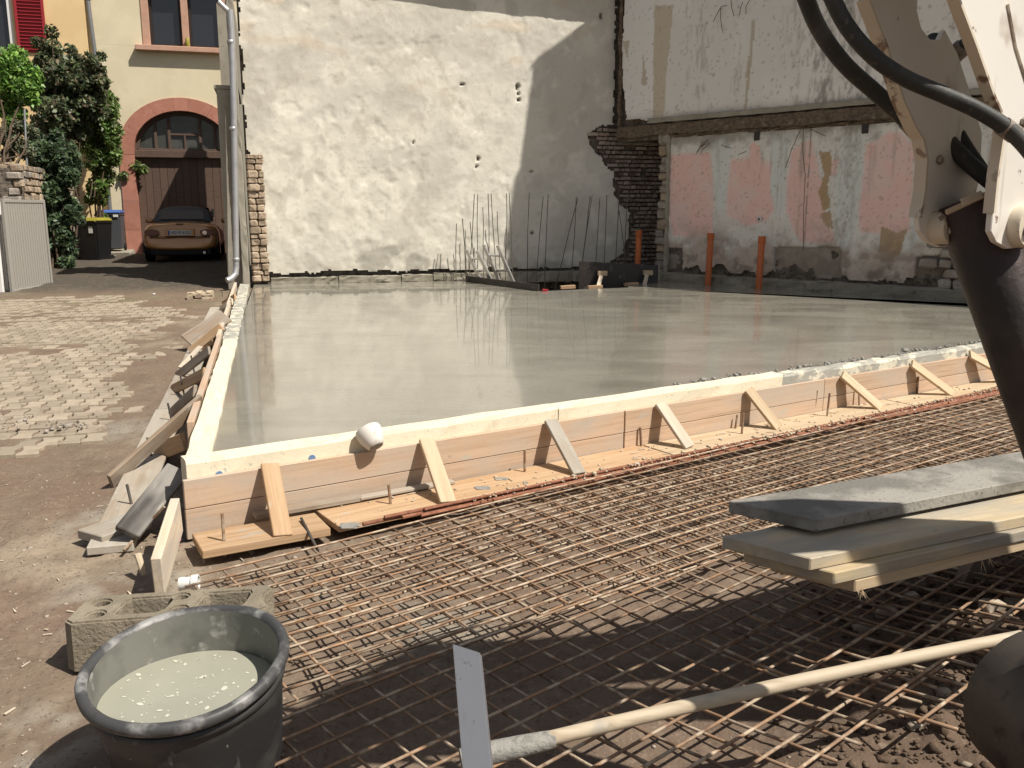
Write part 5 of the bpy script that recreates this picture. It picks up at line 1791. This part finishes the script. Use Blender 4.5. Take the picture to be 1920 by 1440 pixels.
# ---- hollow concrete block beside the tub
blk = T('hollow_block', 'weathered hollow concrete block behind the mortar tub', 'concrete block', (-1.3, 3.18, .02))
bX = np.array([.71, .118, 0.0])
bX /= np.linalg.norm(bX)
bY = np.array([-bX[1], bX[0], 0])
O_ = np.array([-1.655, 3.005, .02])
LB, WB, HB = .74, .235, .19


def circ(cx, cy, r, n=14):
    return [(cx + r * math.cos(2 * math.pi * i / n), cy + r * math.sin(2 * math.pi * i / n)) for i in range(n)]


def rrect(x0, y0, x1, y1, sk=.02):
    return [(x0 + .02, y0), (x1 - .03, y0), (x1 - .005, y0 + .02), (x1 + sk * .6, y1 - .025), (x1 + sk * .2, y1), (x0 + sk + .015, y1), (x0 + sk, y1 - .02), (x0, y0 + .02)]


outline = [(.0, .03), (.03, 0), (LB - .04, 0), (LB - .005, .03), (LB - .03, .09), (LB - .03, .15), (LB - .005, WB - .03), (LB - .03, WB), (.06, WB), (.02, WB - .04)]
hl = [circ(.10, .065, .030), circ(.095, .165, .030), rrect(.165, .05, .345, .185), circ(.40, .06, .028), circ(.385, .175, .028), rrect(.455, .05, .64, .19)]
bm = bmesh.new()
loops = []
for pl in [outline] + hl:
    vs = [bm.verts.new((x, y, HB)) for x, y in pl]
    es = [bm.edges.new((vs[i], vs[(i + 1) % len(vs)])) for i in range(len(vs))]
    loops.append((vs, es))
bmesh.ops.triangle_fill(bm, use_beauty=True, use_dissolve=False, edges=[e for _, es in loops for e in es])
bm.faces.ensure_lookup_table()
kill = [f for f in bm.faces if any(inpoly(h, np.array([f.calc_center_median().x]), np.array([f.calc_center_median().y]))[0] for h in hl)]
bmesh.ops.delete(bm, geom=kill, context='FACES_ONLY')
V = [tuple(v.co) for v in bm.verts]
bm.verts.index_update()
F = [tuple(v.index for v in f.verts) for f in bm.faces]
nv = len(V)
depth = [HB] + [.17] * len(hl)
base_i = 0
for li_, pl in enumerate([outline] + hl):
    n_ = len(pl)
    st = len(V)
    zb_ = 0.0 if li_ == 0 else .02
    sc = 1.0 if li_ == 0 else .9
    c_ = np.mean(pl, axis=0)
    V += [(c_[0] + (x - c_[0]) * sc, c_[1] + (y - c_[1]) * sc, zb_) for x, y in pl]
    for i in range(n_):
        j = (i + 1) % n_
        F.append((base_i + i, st + i, st + j, base_i + j))
    F.append(tuple(st + i for i in range(n_)))
    base_i += n_
bm.free()
WV = np.array([O_ + bX * x + bY * (y - (.03 if z < .01 else 0) + (.02 if z < .01 else 0)) + UPZ * z for x, y, z in V])
bo_ = mk('block_body', WV, F, BLOCK, blk)
bm = bmesh.new()
bm.from_mesh(bo_.data)
bmesh.ops.recalc_face_normals(bm, faces=bm.faces)
es = [e for e in bm.edges if len(e.link_faces) == 2 and e.calc_face_angle() > .8 and all(v.co.z > .1 for v in e.verts)]
bmesh.ops.bevel(bm, geom=es, offset=.008, segments=2, affect='EDGES')
bm.to_mesh(bo_.data)
bm.free()

# ---- white batten standing in the foreground
P1, P0 = D(876, 1218, 2.22), D(899, 1470, 2.02)
o = plank('white_batten', P0 - (P1 - P0) * .1, P1, .068, .022, (.94, -.34, 0), W_BATTEN, None, .002)
for v in o.data.vertices:                   # oblique saw cut at the top end
    if v.co.x > 0:
        v.co.x += (v.co.y * -.55)
tag(o, 'white painted batten standing upright in the foreground mesh', 'batten')

# ---- wooden pole
pa, pb = G(905, 1415, .27), G(1915, 1192, .42)
n_ = 14
P_ = [pa + (pb - pa) * k_ / n_ + UPZ * (.012 * math.sin(k_ / n_ * 3.1)) for k_ in range(n_ + 1)]
pole = T('tool_handle', 'long pale wooden tool handle lying across the mesh', 'tool handle', tuple(pa))
tube('handle', P_, [.0205] * 9 + [.020, .020, .0195, .019, .018, .017], W_POLE, pole, 16)
u = (pb - pa) / np.linalg.norm(pb - pa)
Pf = [pa - u * .06, pa + u * .02, pa + u * .10, pa + u * .17, pa + u * .20]
tube('cement_crust', Pf, [.028, .031, .029, .026, .0235], SLABEDGE, pole, 14)

# ---- stack of scaffold planks on the right
A, B = G(1369, 951, .62), G(1530, 974, .62)
dirs = (G(1920, 900, .62) - B)
dirs /= np.linalg.norm(dirs)
sdv = np.array([dirs[1], -dirs[0], 0])


def splank(corner, L_, w, t, z, mat, label, tw=0.0, shear=.5):
    d_ = dirs * math.cos(tw) + sdv * math.sin(tw)
    s_ = np.array([d_[1], -d_[0], 0])
    c = np.array([corner[0], corner[1], z - t / 2]) + d_ * L_ / 2 - s_ * w / 2
    o = bx('scaffold_plank', c, d_, s_, (L_, w, t), mat, None, .004)
    for v in o.data.vertices:                # end sawn off at a slant
        if v.co.x < 0:
            v.co.x += (v.co.y - w / 2) * shear
    return tag(o, label, 'plank', 'stack of scaffold planks at the right')


splank(B, 2.6, .30, .048, .62, W_CEMDK, 'top scaffold plank of the stack, coated in grey cement')
B2 = G(1520, 1047, .555)
splank(B2, 2.7, .29, .046, .555, wood('plank_pale_cement', (.54, .45, .31), (.45, .35, .22), (.33, .31, .27), .45, .08, .05), 'second scaffold plank of the stack, pale with cement splashed edge', .02)
B3 = G(1556, 1076, .508) + dirs * .02
splank(B3, 2.6, .29, .045, .508, wood('plank_yellow', (.55, .44, .27), (.46, .34, .19), (.30, .28, .25), .35, .06, .05), 'third scaffold plank of the stack, yellow with dark cement end', .0)
B4 = G(1588, 1092, .462) + dirs * .04
splank(B4, 2.6, .27, .045, .462, W_FRESH, 'lowest scaffold plank of the stack, splintered yellow end', -.01)
rr = random.Random(5)
spl = T('splinters', 'thin wood splinters sticking out of the lowest plank', 'splinters', tuple(B4))
for i in range(12):
    a = np.array([B4[0], B4[1], .43]) + dirs * rr.choice([.0, .02, .05, .62, .66]) + sdv * .01
    tube('splinter', [a, a + np.array([rr.uniform(-.02, .05), rr.uniform(-.05, -.01), rr.uniform(-.04, -.01)])], [.0016, .0006], W_FRESH, spl, 4)
# sawhorse carrying the stack beyond the picture edge
sup = T('sawhorse', 'timber sawhorse under the right end of the plank stack', 'sawhorse', tuple(np.array([B4[0], B4[1], 0]) + dirs * 1.55))
for dd in (1.2, 2.1):
    c = np.array([B4[0], B4[1], 0]) + dirs * dd - sdv * .14
    plank('cross_beam', c + sdv * .30 + UPZ * .372, c - sdv * .30 + UPZ * .372, .09, .085, dirs, W_GREY, sup)
    for e in (-1, 1):
        for l_ in (-1, 1):
            plank('leg', c + sdv * .24 * e + UPZ * .36, c + sdv * .32 * e + dirs * .10 * l_ + UPZ * -.03, .05, .05, dirs, W_GREY, sup)

# ---- pale block and litter in the yard
blk2 = T('small_block', 'small pale hollow block standing at the far end of the left formwork', 'concrete block', G(376, 566, .22))
c = G(377, 566, .22)
X_, Y_ = azv(80), azv(170)
def qp(x, y, z):
    return c + X_ * x + Y_ * y + UPZ * z
for (x0, x1, z0, z1, nm) in ((-.20, .20, .12, .155, 'block_web'), (-.20, .20, 0, .05, 'block_web'), (-.20, -.11, .05, .12, 'block_cell'), (.03, .20, .05, .12, 'block_cell')):
    V, F = ragbar_vf(qp(x0, 0, (z0 + z1) / 2), qp(x1, 0, (z0 + z1) / 2), Y_, .20, UPZ, z1 - z0 + .006, .06, .006, int(abs(x0) * 100 + z0 * 1000))
    mk(nm, V, F, BLOCKL, blk2)
for x in (-.02, .14):
    V, F = stone_vf(qp(x, 0, .165), (.10, .18, .04), 8, X_, Y_)
    mk('block_stub', V, F, BLOCKL, blk2)
V, F = stone_vf(G(284, 558, .24) + UPZ * .03, (.19, .14, .09), 66)
o = mk('plastic_scrap', V, F, TARP)
tag(o, 'crumpled pale blue plastic scrap on the muddy yard', 'plastic scrap')
# broken stones pressed into the paving
for i, (x, y) in enumerate(((22, 790), (112, 800))):
    c = G(x, y, .07)
    pts = [c + np.array([random.gauss(0, .10), random.gauss(0, .10), random.uniform(-.005, .012)]) for _ in range(34)]
    o = scatter('stone_chips', pts, .011, RUBBLE, 70 + i, .6)
    tag(o, ['grey stone chips at the left edge of the paving', 'grey stone chips in the mud before the last paving stones'][i], 'stone chips')

# ---- loose earth, pebbles and chips on the ground
pts = []
while len(pts) < 4200:
    x, y = random.uniform(.2, 2.7), random.uniform(1.6, 4.4)
    i, j = np.searchsorted(xs, x) - 1, np.searchsorted(ys, y) - 1
    if random.random() < float(soil[j, i]) ** 1.5:
        pts.append((x, y, gh(x, y) + .004))
o = scatter('soil_clods', pts, .0085, CLOD, 80, .75)
tag(o, 'loose dark soil clods at the lower right', 'soil')
pts = []
for i in range(420):
    x, y = random.uniform(-3.2, 2.4), random.uniform(1.7, 5.6)
    pts.append((x, y, gh(x, y) + .002))
for i in range(260):
    x, y = random.uniform(-8, -2.2), random.uniform(4.5, 15)
    pts.append((x, y, gh(x, y) + .002))
for i in range(1500):
    x, y = random.uniform(-3.4, -.6), random.uniform(1.5, 5.5)
    pts.append((x, y, gh(x, y) + .001))
o = scatter('pebbles', pts, .0042, PEBBLE, 81, .6)
tag(o, 'small pale pebbles and wood chips scattered on the mud', 'pebbles')
for i, (x, y, s_) in enumerate([(1620, 1165, .05), (1662, 1142, .06), (1705, 1118, .05), (1750, 1105, .04), (1766, 1312, .03), (1715, 1365, .028), (1860, 1150, .06), (1900, 1140, .05)]):
    p = G(x, y, .06)
    p[2] = gh(p[0], p[1]) + s_ * .2
    V, F = stone_vf(p, (s_ * 1.5, s_, s_ * .8), 90 + i)
    o = mk('field_pebble', V, F, PEBBLE, None)
    tag(o, 'pale stone in the dark soil below the plank stack, %s from the left' % ORD[[1, 2, 3, 5, 6, 4, 7, 8][i] - 1 if False else sorted(range(8), key=lambda q: [1620, 1662, 1705, 1750, 1766, 1715, 1860, 1900][q]).index(i)], 'stone', 'pale stones in the dark soil')

# ================================================================== STAIR PIT
d_ = pitB - pitA
o = plank('pit_board', pitA + UPZ * .035 + d_ * .0, pitB + UPZ * .035, .15, .035, UPZ, PLY, None, .002)
tag(o, 'dark narrow formwork board along the front of the stair pit', 'formwork board')
o = plank('pit_board', pitB + UPZ * -.09, pitC + UPZ * -.09, .17, .035, UPZ, PLY, None, .002)
tag(o, 'dark formwork board lining the right edge of the stair pit', 'formwork board')
pan = T('plywood_formwork', 'large dark plywood panel standing in the stair pit', 'formwork panel', G(1160, 540, ZS))
PF = Frame((G(1178, 541, ZS) * .55 + BW.pt(6.6, 0, .3) * .45)[:2], 74.7 + 6)
a0, a1 = PF.sz(1086, 510)[0], PF.sz(1234, 510)[0]
zt0, zt1 = PF.sz(1086, 490)[1], PF.sz(1234, 497)[1]
prism('panel', [(a0, -.7), (a1, -.7), (a1, zt1), (a0, zt0)], PF, -.022, 0, PLY, pan)
prism('panel_edge', [(a1 + .001, -.7), (a1 + .022, -.7), (a1 + .022, zt1), (a1 + .001, zt1)], PF, -.02, .01, PIER, pan)
for i, (x, y) in enumerate(((1128, 512), (1213, 511))):
    s_, z_ = PF.sz(x, y)
    bx('wooden_cleat', PF.pt(s_, z_, .05), PF.d, PF.n, (.17, .09, .085), W_FRESH, pan, .004)
    plank('strut', PF.pt(s_ - .03, z_ - .04, .09), PF.pt(s_ - .16, z_ - .30, .30), .07, .03, PF.d, W_PALE, pan, .003)
for i, (x, y, lb) in enumerate(((1056, 533, 'left'), (1106, 533, 'middle'), (1180, 530, 'right'))):
    p = PF.pt(PF.sz(x, y)[0], PF.sz(x, y)[1] - .02, .12 + .25 * (i < 2))
    o = bx('timber_offcut', p, PF.d + UPZ * .05, PF.n, (.26, .09, .06), W_ORANGE, None, .004)
    tag(o, 'yellow timber offcut in the stair pit, %s one of three' % lb, 'timber offcut', 'timber offcuts in the stair pit')
# starter bars
z4 = [(157, 345, 153, 780), (205, 305, 232, 780), (268, 330, 302, 640), (303, 105, 258, 790), (330, 105, 330, 560), (372, 210, 375, 510), (415, 100, 423, 560), (440, 98, 475, 640), (490, 245, 503, 515), (567, 95, 562, 520), (587, 90, 615, 720), (752, 92, 737, 760),
      (866, 125, 815, 740), (907, 110, 880, 740), (1137, 125, 1098, 745), (1150, 140, 1015, 680), (1250, 120, 1187, 650), (1267, 118, 1160, 870), (1330, 135, 1290, 800), (1387, 112, 1365, 650), (1487, 145, 1450, 830), (1487, 240, 1560, 830), (1557, 90, 1520, 830)]
for i, (x0, y0, x1, y1) in enumerate(z4):
    off = .34 if i < 14 else .62
    if i in (3, 4, 7, 9):
        off = .55
    a = BW.sz(820 + x0 / 4.364, 340 + y0 / 4.364, off)
    b = BW.sz(820 + x1 / 4.364, 340 + y1 / 4.364, off)
    k_ = (b[1] - (-.3)) / (a[1] - b[1]) if a[1] != b[1] else 0
    e = (b[0] + (b[0] - a[0]) * k_, -.3)
    wob = random.uniform(-.015, .015)
    P_ = [BW.pt(*e, off), BW.pt(*b, off), BW.pt((a[0] + b[0]) / 2 + wob, (a[1] + b[1]) / 2, off), BW.pt(*a, off)]
    o = tube('starter_bar', P_, .0075, BAR, None, 6)
    tag(o, 'thin upright starter bar, %s from the left by the stair pit' % ORD[sorted(range(len(z4)), key=lambda q: z4[q][0]).index(i)], 'starter bar', 'upright starter bars round the stair pit')
# ladders
def ladder(lbl, r1, r2, off):
    t = T('ladder', lbl, 'ladder', BW.pt(BW.sz(820 + r1[2] / 4.364, 340 + r1[3] / 4.364, off)[0], ZS - .4, off), 'aluminium ladders in the stair pit')
    rails = []
    for (x0, y0, x1, y1), oo in ((r1, off - .10), (r2, off + .10)):
        a = BW.sz(820 + x0 / 4.364, 340 + y0 / 4.364, oo)
        b = BW.sz(820 + x1 / 4.364, 340 + y1 / 4.364, oo)
        A_, B_ = BW.pt(*a, oo), BW.pt(*b, oo)
        B_ = A_ + (B_ - A_) * 2.0
        plank('rail', A_, B_, .075, .032, BW.n + BW.d * .5, ALU, t, .004)
        rails.append((A_, B_))
    for k_ in range(5):
        u_k = .14 + k_ * .19
        p, q = rails[0][0] * (1 - u_k) + rails[0][1] * u_k, rails[1][0] * (1 - u_k) + rails[1][1] * u_k
        tube('rung', [p, q], .016, ALU, t, 8)
    return t


ladder('left aluminium ladder leaning out of the stair pit', (240, 560, 355, 810), (325, 570, 445, 815), .95)
ladder('right aluminium ladder leaning out of the stair pit', (378, 520, 512, 825), (492, 525, 628, 835), .95)
# orange drain pipes
for i, (x, yt, dep, zb_, lb) in enumerate(((1198, 432, 16.6, -.3, 'behind the dark pit panel'), (1333, 437, 15.55, ZS - .05, 'left of the pair before the pink wall'), (1429, 443, 14.75, ZS - .05, 'right of the pair before the pink wall'))):
    top_ = D(x, yt, dep)
    t = T('drain_pipe', 'orange plastic drain pipe standing in the slab, ' + lb, 'drain pipe', (top_[0], top_[1], zb_), 'orange drain pipes')
    b_ = np.array([top_[0] - .015, top_[1], zb_])
    tube('pipe', [b_, top_ - UPZ * .10], .055, ORANGE, t, 16)
    V, F = lathe_vf([(.055, -.13), (.063, -.12), (.063, -.02), (.066, -.015), (.066, 0), (.056, 0), (.054, -.1)], 20, top_, (0, 0, 1))
    mk('socket', V, F, ORANGE, t, smooth=True, auto=True)
p = BW.pt(BW.sz(1025, 545, .9)[0], ZS - .06, 1.9)
V, F = stone_vf(G(1022, 545, .41), (.10, .06, .05), 3)
o = mk('red_scrap', V, F, SHUT)
tag(o, 'small red scrap at the front edge of the stair pit', 'scrap')

# ================================================================== EXCAVATOR (boom tip, dark stick, bucket)
ex = T('mini_excavator', 'cream coloured excavator boom with hoses, dark stick and bucket at the right edge', 'excavator', (2.2, 1.2, 0))
EAZ = 58
e1o = D(1755, 425, 2.05)
EF1 = Frame(e1o[:2], EAZ)
e2o = D(1895, 425, 1.93)
EF2 = Frame(e2o[:2], EAZ)
far_p = [(1575, -130), (1625, 0), (1660, 92), (1690, 188), (1714, 240), (1728, 262), (1735, 300), (1731, 360), (1722, 408), (1724, 432), (1738, 452), (1764, 463), (1788, 458), (1806, 440), (1822, 400), (1836, 330), (1840, 240), (1818, 170), (1792, 95), (1772, 60), (1764, 20), (1750, -20), (1735, -22), (1728, 0), (1722, 20), (1722, 50), (1735, 75), (1725, 78), (1712, 50), (1705, 0), (1660, -130)]
far_p = [(1552, -200), (1625, 0), (1660, 92), (1690, 188), (1714, 240), (1728, 262), (1735, 300), (1731, 360), (1722, 408), (1724, 432), (1738, 452), (1764, 463), (1788, 458), (1806, 440), (1822, 400), (1838, 330), (1842, 250), (1822, 180), (1796, 100), (1772, 55), (1762, 75), (1745, 74), (1728, 52), (1720, 20), (1722, -10), (1745, -40), (1705, -200)]
near_p = [(1700, -200), (1781, 0), (1815, 88), (1848, 180), (1861, 208), (1868, 238), (1866, 262), (1856, 330), (1849, 400), (1846, 434), (1856, 454), (1878, 466), (1906, 463), (1935, 448), (1975, 425), (2060, 400), (2150, 200), (2120, 0), (2080, -200)]  # right side widened out of view to shade the far plate
prism('boom_plate', EF1.px(far_p), EF1, -.014, 0, EX_W, ex, .0018)
prism('boom_plate', EF2.px(near_p), EF2, 0, .014, EX_W, ex, .0018)


def strip(fr, pts, off0, off1, wpx, mat):
    q = fr.px(pts)
    P0 = [fr.pt(s, z, off0) for s, z in q]
    P1 = [fr.pt(s, z, off1) for s, z in q]
    P2 = [fr.pt(s + .008, z, off1) for s, z in q]
    P3 = [fr.pt(s + .008, z, off0) for s, z in q]
    n_ = len(q)
    V = np.array(P0 + P1 + P2 + P3)
    F = []
    for i in range(n_ - 1):
        for a in range(4):
            b = (a + 1) % 4
            F.append((a * n_ + i, a * n_ + i + 1, b * n_ + i + 1, b * n_ + i))
    return mk('edge_flange', V, F, mat, ex)


strip(EF1, [(1622, 0), (1657, 92), (1687, 188), (1711, 240), (1725, 262), (1732, 300), (1728, 360), (1719, 408)], -.022, .008, 8, EX_E)
strip(EF2, [(1778, 0), (1812, 88), (1845, 180), (1858, 208), (1865, 238), (1863, 262), (1853, 330), (1846, 400)], -.004, .020, 8, EX_E)
for fr, (x, y), r0, sg in ((EF1, (1757, 425), .040, -1), (EF2, (1897, 424), .046, 1)):
    s_, z_ = fr.sz(x, y)
    c = fr.pt(s_, z_, 0)
    V, F = lathe_vf([(.020, -.02), (r0 * .95, -.02), (r0, -.014), (r0, .034), (r0 * .93, .040), (r0 * .6, .041), (r0 * .56, .030), (.0, .030)], 32, c, fr.n)
    bs = mk('pin_boss', V, F, EX_E, ex, smooth=True, auto=True)
    V, F = lathe_vf([(.012, .028), (.013, .046), (.009, .050), (0, .050)], 6, c + fr.n * .0 + fr.d * -r0 * .35 - UPZ * r0 * .2, fr.n)
    mk('bolt', V, F, STEEL, bs)
# pin through the fork
s1_, z1_ = EF1.sz(1757, 425)
s2_, z2_ = EF2.sz(1897, 424)
tube('pin', [EF1.pt(s1_, z1_, 0), EF2.pt(s2_, z2_, .02)], .022, STEEL, ex, 16)
# boom box beyond the fork, bending back over the camera's right
mid = (EF1.pt(*EF1.sz(1640, -150), 0) + EF2.pt(*EF2.sz(1800, -150), 0)) / 2
tops = [mid + np.array([.0, -.02, -.04]), mid + np.array([.16, .03, .14]), np.array([1.55, 2.15, 2.75]), np.array([2.3, 2.42, 2.45]), np.array([3.0, 2.55, 1.6]), np.array([3.5, 2.6, .9])]
V, F = tube_vf(tops, [.09, .15, .20, .19, .18, .2], 8)
mk('boom_box', V, F, EX_W, ex)
tube('unseen_shade_tube', [mid + np.array([.0, -.02, 0]), np.array([1.10, 1.40, 2.48]), np.array([1.32, 1.08, 2.55]), np.array([1.8, .6, 2.5])], .11, EX_D, ex, 10)  # added out of view to shade the white batten
tube('unseen_shade_tube', [np.array([1.55, 2.05, 2.45]), np.array([2.1, 2.2, 1.9]), np.array([2.9, 2.4, 1.0])], .10, EX_D, ex, 10)  # added out of view for more shade on the near ground
cb = np.array([3.9, 3.2, 0])
for nm, c_, dm, mt in (('cab', (cb[0] + .3, cb[1] - .6, 1.75), (1.2, 1.3, 1.5), EX_W), ('upper_body', (cb[0] + .3, cb[1] - .7, .82), (1.7, 2.0, .5), EX_W), ('track', (cb[0] - .45, cb[1] - .6, .27), (.35, 2.2, .5), CARK), ('track', (cb[0] + 1.05, cb[1] - .6, .27), (.35, 2.2, .5), CARK)):
    bx(nm, c_, (1, 0, 0), (0, 1, 0), dm, mt, ex, .08)
# hoses
def hose(pts, r, dep):
    P_ = [D(x, y, d0) for (x, y), d0 in zip(pts, dep)]
    # Catmull-Rom
    Q_ = []
    P2 = [P_[0] * 2 - P_[1]] + P_ + [P_[-1] * 2 - P_[-2]]
    for i in range(1, len(P2) - 2):
        for k_ in range(8):
            t = k_ / 8
            a, b, c, d0 = P2[i - 1], P2[i], P2[i + 1], P2[i + 2]
            Q_.append(.5 * ((2 * b) + (-a + c) * t + (2 * a - 5 * b + 4 * c - d0) * t * t + (-a + 3 * b - 3 * c + d0) * t ** 3))
    Q_.append(P_[-1])
    return tube('hose', Q_, r, HOSE, ex, 16)


hose([(1490, -70), (1512, 0), (1540, 62), (1585, 122), (1640, 172), (1695, 222), (1732, 262), (1760, 300)], .0185, [1.92, 1.95, 1.98, 2.0, 2.02, 2.05, 2.09, 2.12])
hose([(1535, -70), (1562, 0), (1592, 55), (1640, 108), (1700, 148), (1770, 178), (1840, 210), (1905, 255), (1960, 320)], .0165, [1.72, 1.74, 1.75, 1.76, 1.77, 1.78, 1.78, 1.78, 1.78])
hose([(1752, 72), (1748, 110), (1750, 165), (1752, 210), (1768, 252), (1800, 290), (1835, 322), (1870, 350)], .019, [2.12, 2.10, 2.08, 2.06, 2.05, 2.04, 2.03, 2.02])
hose([(1830, 70), (1800, 92), (1772, 120), (1764, 165), (1778, 215), (1805, 268), (1840, 320)], .017, [2.0, 2.02, 2.06, 2.06, 2.06, 2.06, 2.06])
hose([(1850, 95), (1875, 62), (1900, 58), (1925, 66), (1960, 90)], .012, [1.80, 1.82, 1.84, 1.84, 1.84])
# stick: dark box section going down to the right
st0, st1 = D(1822, 392, 2.02), D(2050, 1015, 2.00)
ax_ = st1 - st0
tube('stick', [st0 - ax_ * .03, st0 - ax_ * .01, st0 * .5 + st1 * .5, st1], [.068, .0745, .0755, .076], EX_D, ex, 36)
bx('splintered_wood', D(1812, 381, 1.93), D(1850, 362, 1.93) - D(1772, 398, 1.93), (0, 0, 1), (.10, .012, .006), W_FRESH, ex, .002)
bx('splintered_wood', D(1822, 372, 1.925), D(1850, 362, 1.93) - D(1792, 386, 1.93), (0, 0, 1), (.05, .018, .004), W_PALE, ex, .002)
# bucket with rounded back
bo0 = D(2050, 1405, 2.10)
prof2 = []
for i in range(15):
    a = rad(-75 + i * 13.5)
    prof2.append((-.185 * math.cos(a) * (1.0 if a < .9 else 1.0), .20 * math.sin(a)))
prof2 += [(.16, .17), (.30, .06), (.30, -.02), (.16, .10), (.06, .12)] if False else [(.20, .19), (.33, .02), (.20, -.19)]
BF = Frame(bo0[:2], 84)
V, F = prism_vf([(s, bo0[2] + z) for s, z in prof2], BF, -.26, .10)
bk = mk('bucket', V, F, EX_B, ex, smooth=True, auto=True)
bm = bmesh.new()
bm.from_mesh(bk.data)
bmesh.ops.recalc_face_normals(bm, faces=bm.faces)
es = [e for e in bm.edges if len(e.link_faces) == 2 and e.calc_face_angle() > 1.2]
bmesh.ops.bevel(bm, geom=es, offset=.035, segments=4, affect='EDGES')
bm.to_mesh(bk.data)
bm.free()
lk = plank('bucket_link', st1 - ax_ * .04, bo0 + UPZ * .16, .10, .07, (1, .5, .2), EX_D, ex, .01)
for (x, y, dep, x2, y2) in ((1700, 226, 2.05, 1722, 250), (1752, 84, 2.12, 1750, 112), (1806, 88, 2.02, 1784, 108), (1880, 236, 1.78, 1902, 252)):
    a_, b_ = D(x, y, dep), D(x2, y2, dep + .01)
    tube('hose_ferrule', [a_, b_], .0215 if dep > 2.0 else .019, STEEL, ex, 14)
for fr, pts_ in ((EF2, [(1905, 230)]), (EF1, [(1760, 300)])):
    for x, y in pts_:
        s_, z_ = fr.sz(x, y)
        V, F = lathe_vf([(.011, 0), (.011, .006), (.008, .009), (0, .009)], 6, fr.pt(s_, z_, .0145 if fr is EF2 else .0005), fr.n)
        mk('bolt', V, F, STEEL, ex)
P_ = [EF2.pt(*EF2.sz(x, y), .0150) for x, y in ((1875, 10), (1890, 90), (1915, 170), (1935, 250))]
tube('weld_seam', P_, .0035, EX_E, ex, 6)
# wood chips and splinters trodden into the mud beside the corner
Vs, Fs = [], []
r_n = random.Random(19)
for i in range(150):
    x, y = (r_n.uniform(-2.6, -1.3), r_n.uniform(2.2, 5.0)) if i < 90 else (FF.pt(r_n.uniform(.7, 6), 0, r_n.uniform(.05, .34))[:2])
    z = gh(x, y) + .004 if i < 90 else .080
    a = r_n.uniform(0, 6.28)
    l_, w_ = r_n.uniform(.008, .035), r_n.uniform(.002, .006)
    ca, sa = math.cos(a), math.sin(a)
    k0 = len(Vs)
    for dx, dy, dz in ((-l_, -w_, 0), (l_, -w_ * .4, 0), (l_, w_ * .4, .002), (-l_, w_, .001), (-l_, -w_, .004), (l_, -w_ * .4, .004), (l_, w_ * .4, .005), (-l_, w_, .004)):
        Vs.append((x + dx * ca - dy * sa, y + dx * sa + dy * ca, z + dz))
    Fs += [(k0 + a_, k0 + b_, k0 + c_, k0 + d0) for a_, b_, c_, d0 in ((0, 3, 2, 1), (4, 5, 6, 7), (0, 1, 5, 4), (1, 2, 6, 5), (2, 3, 7, 6), (3, 0, 4, 7))]
o = mk('wood_chips', np.array(Vs), Fs, W_PALE, loc=(-1.5, 3.5, 0))
tag(o, 'small wood chips trodden into the mud', 'wood chips', kind='stuff')
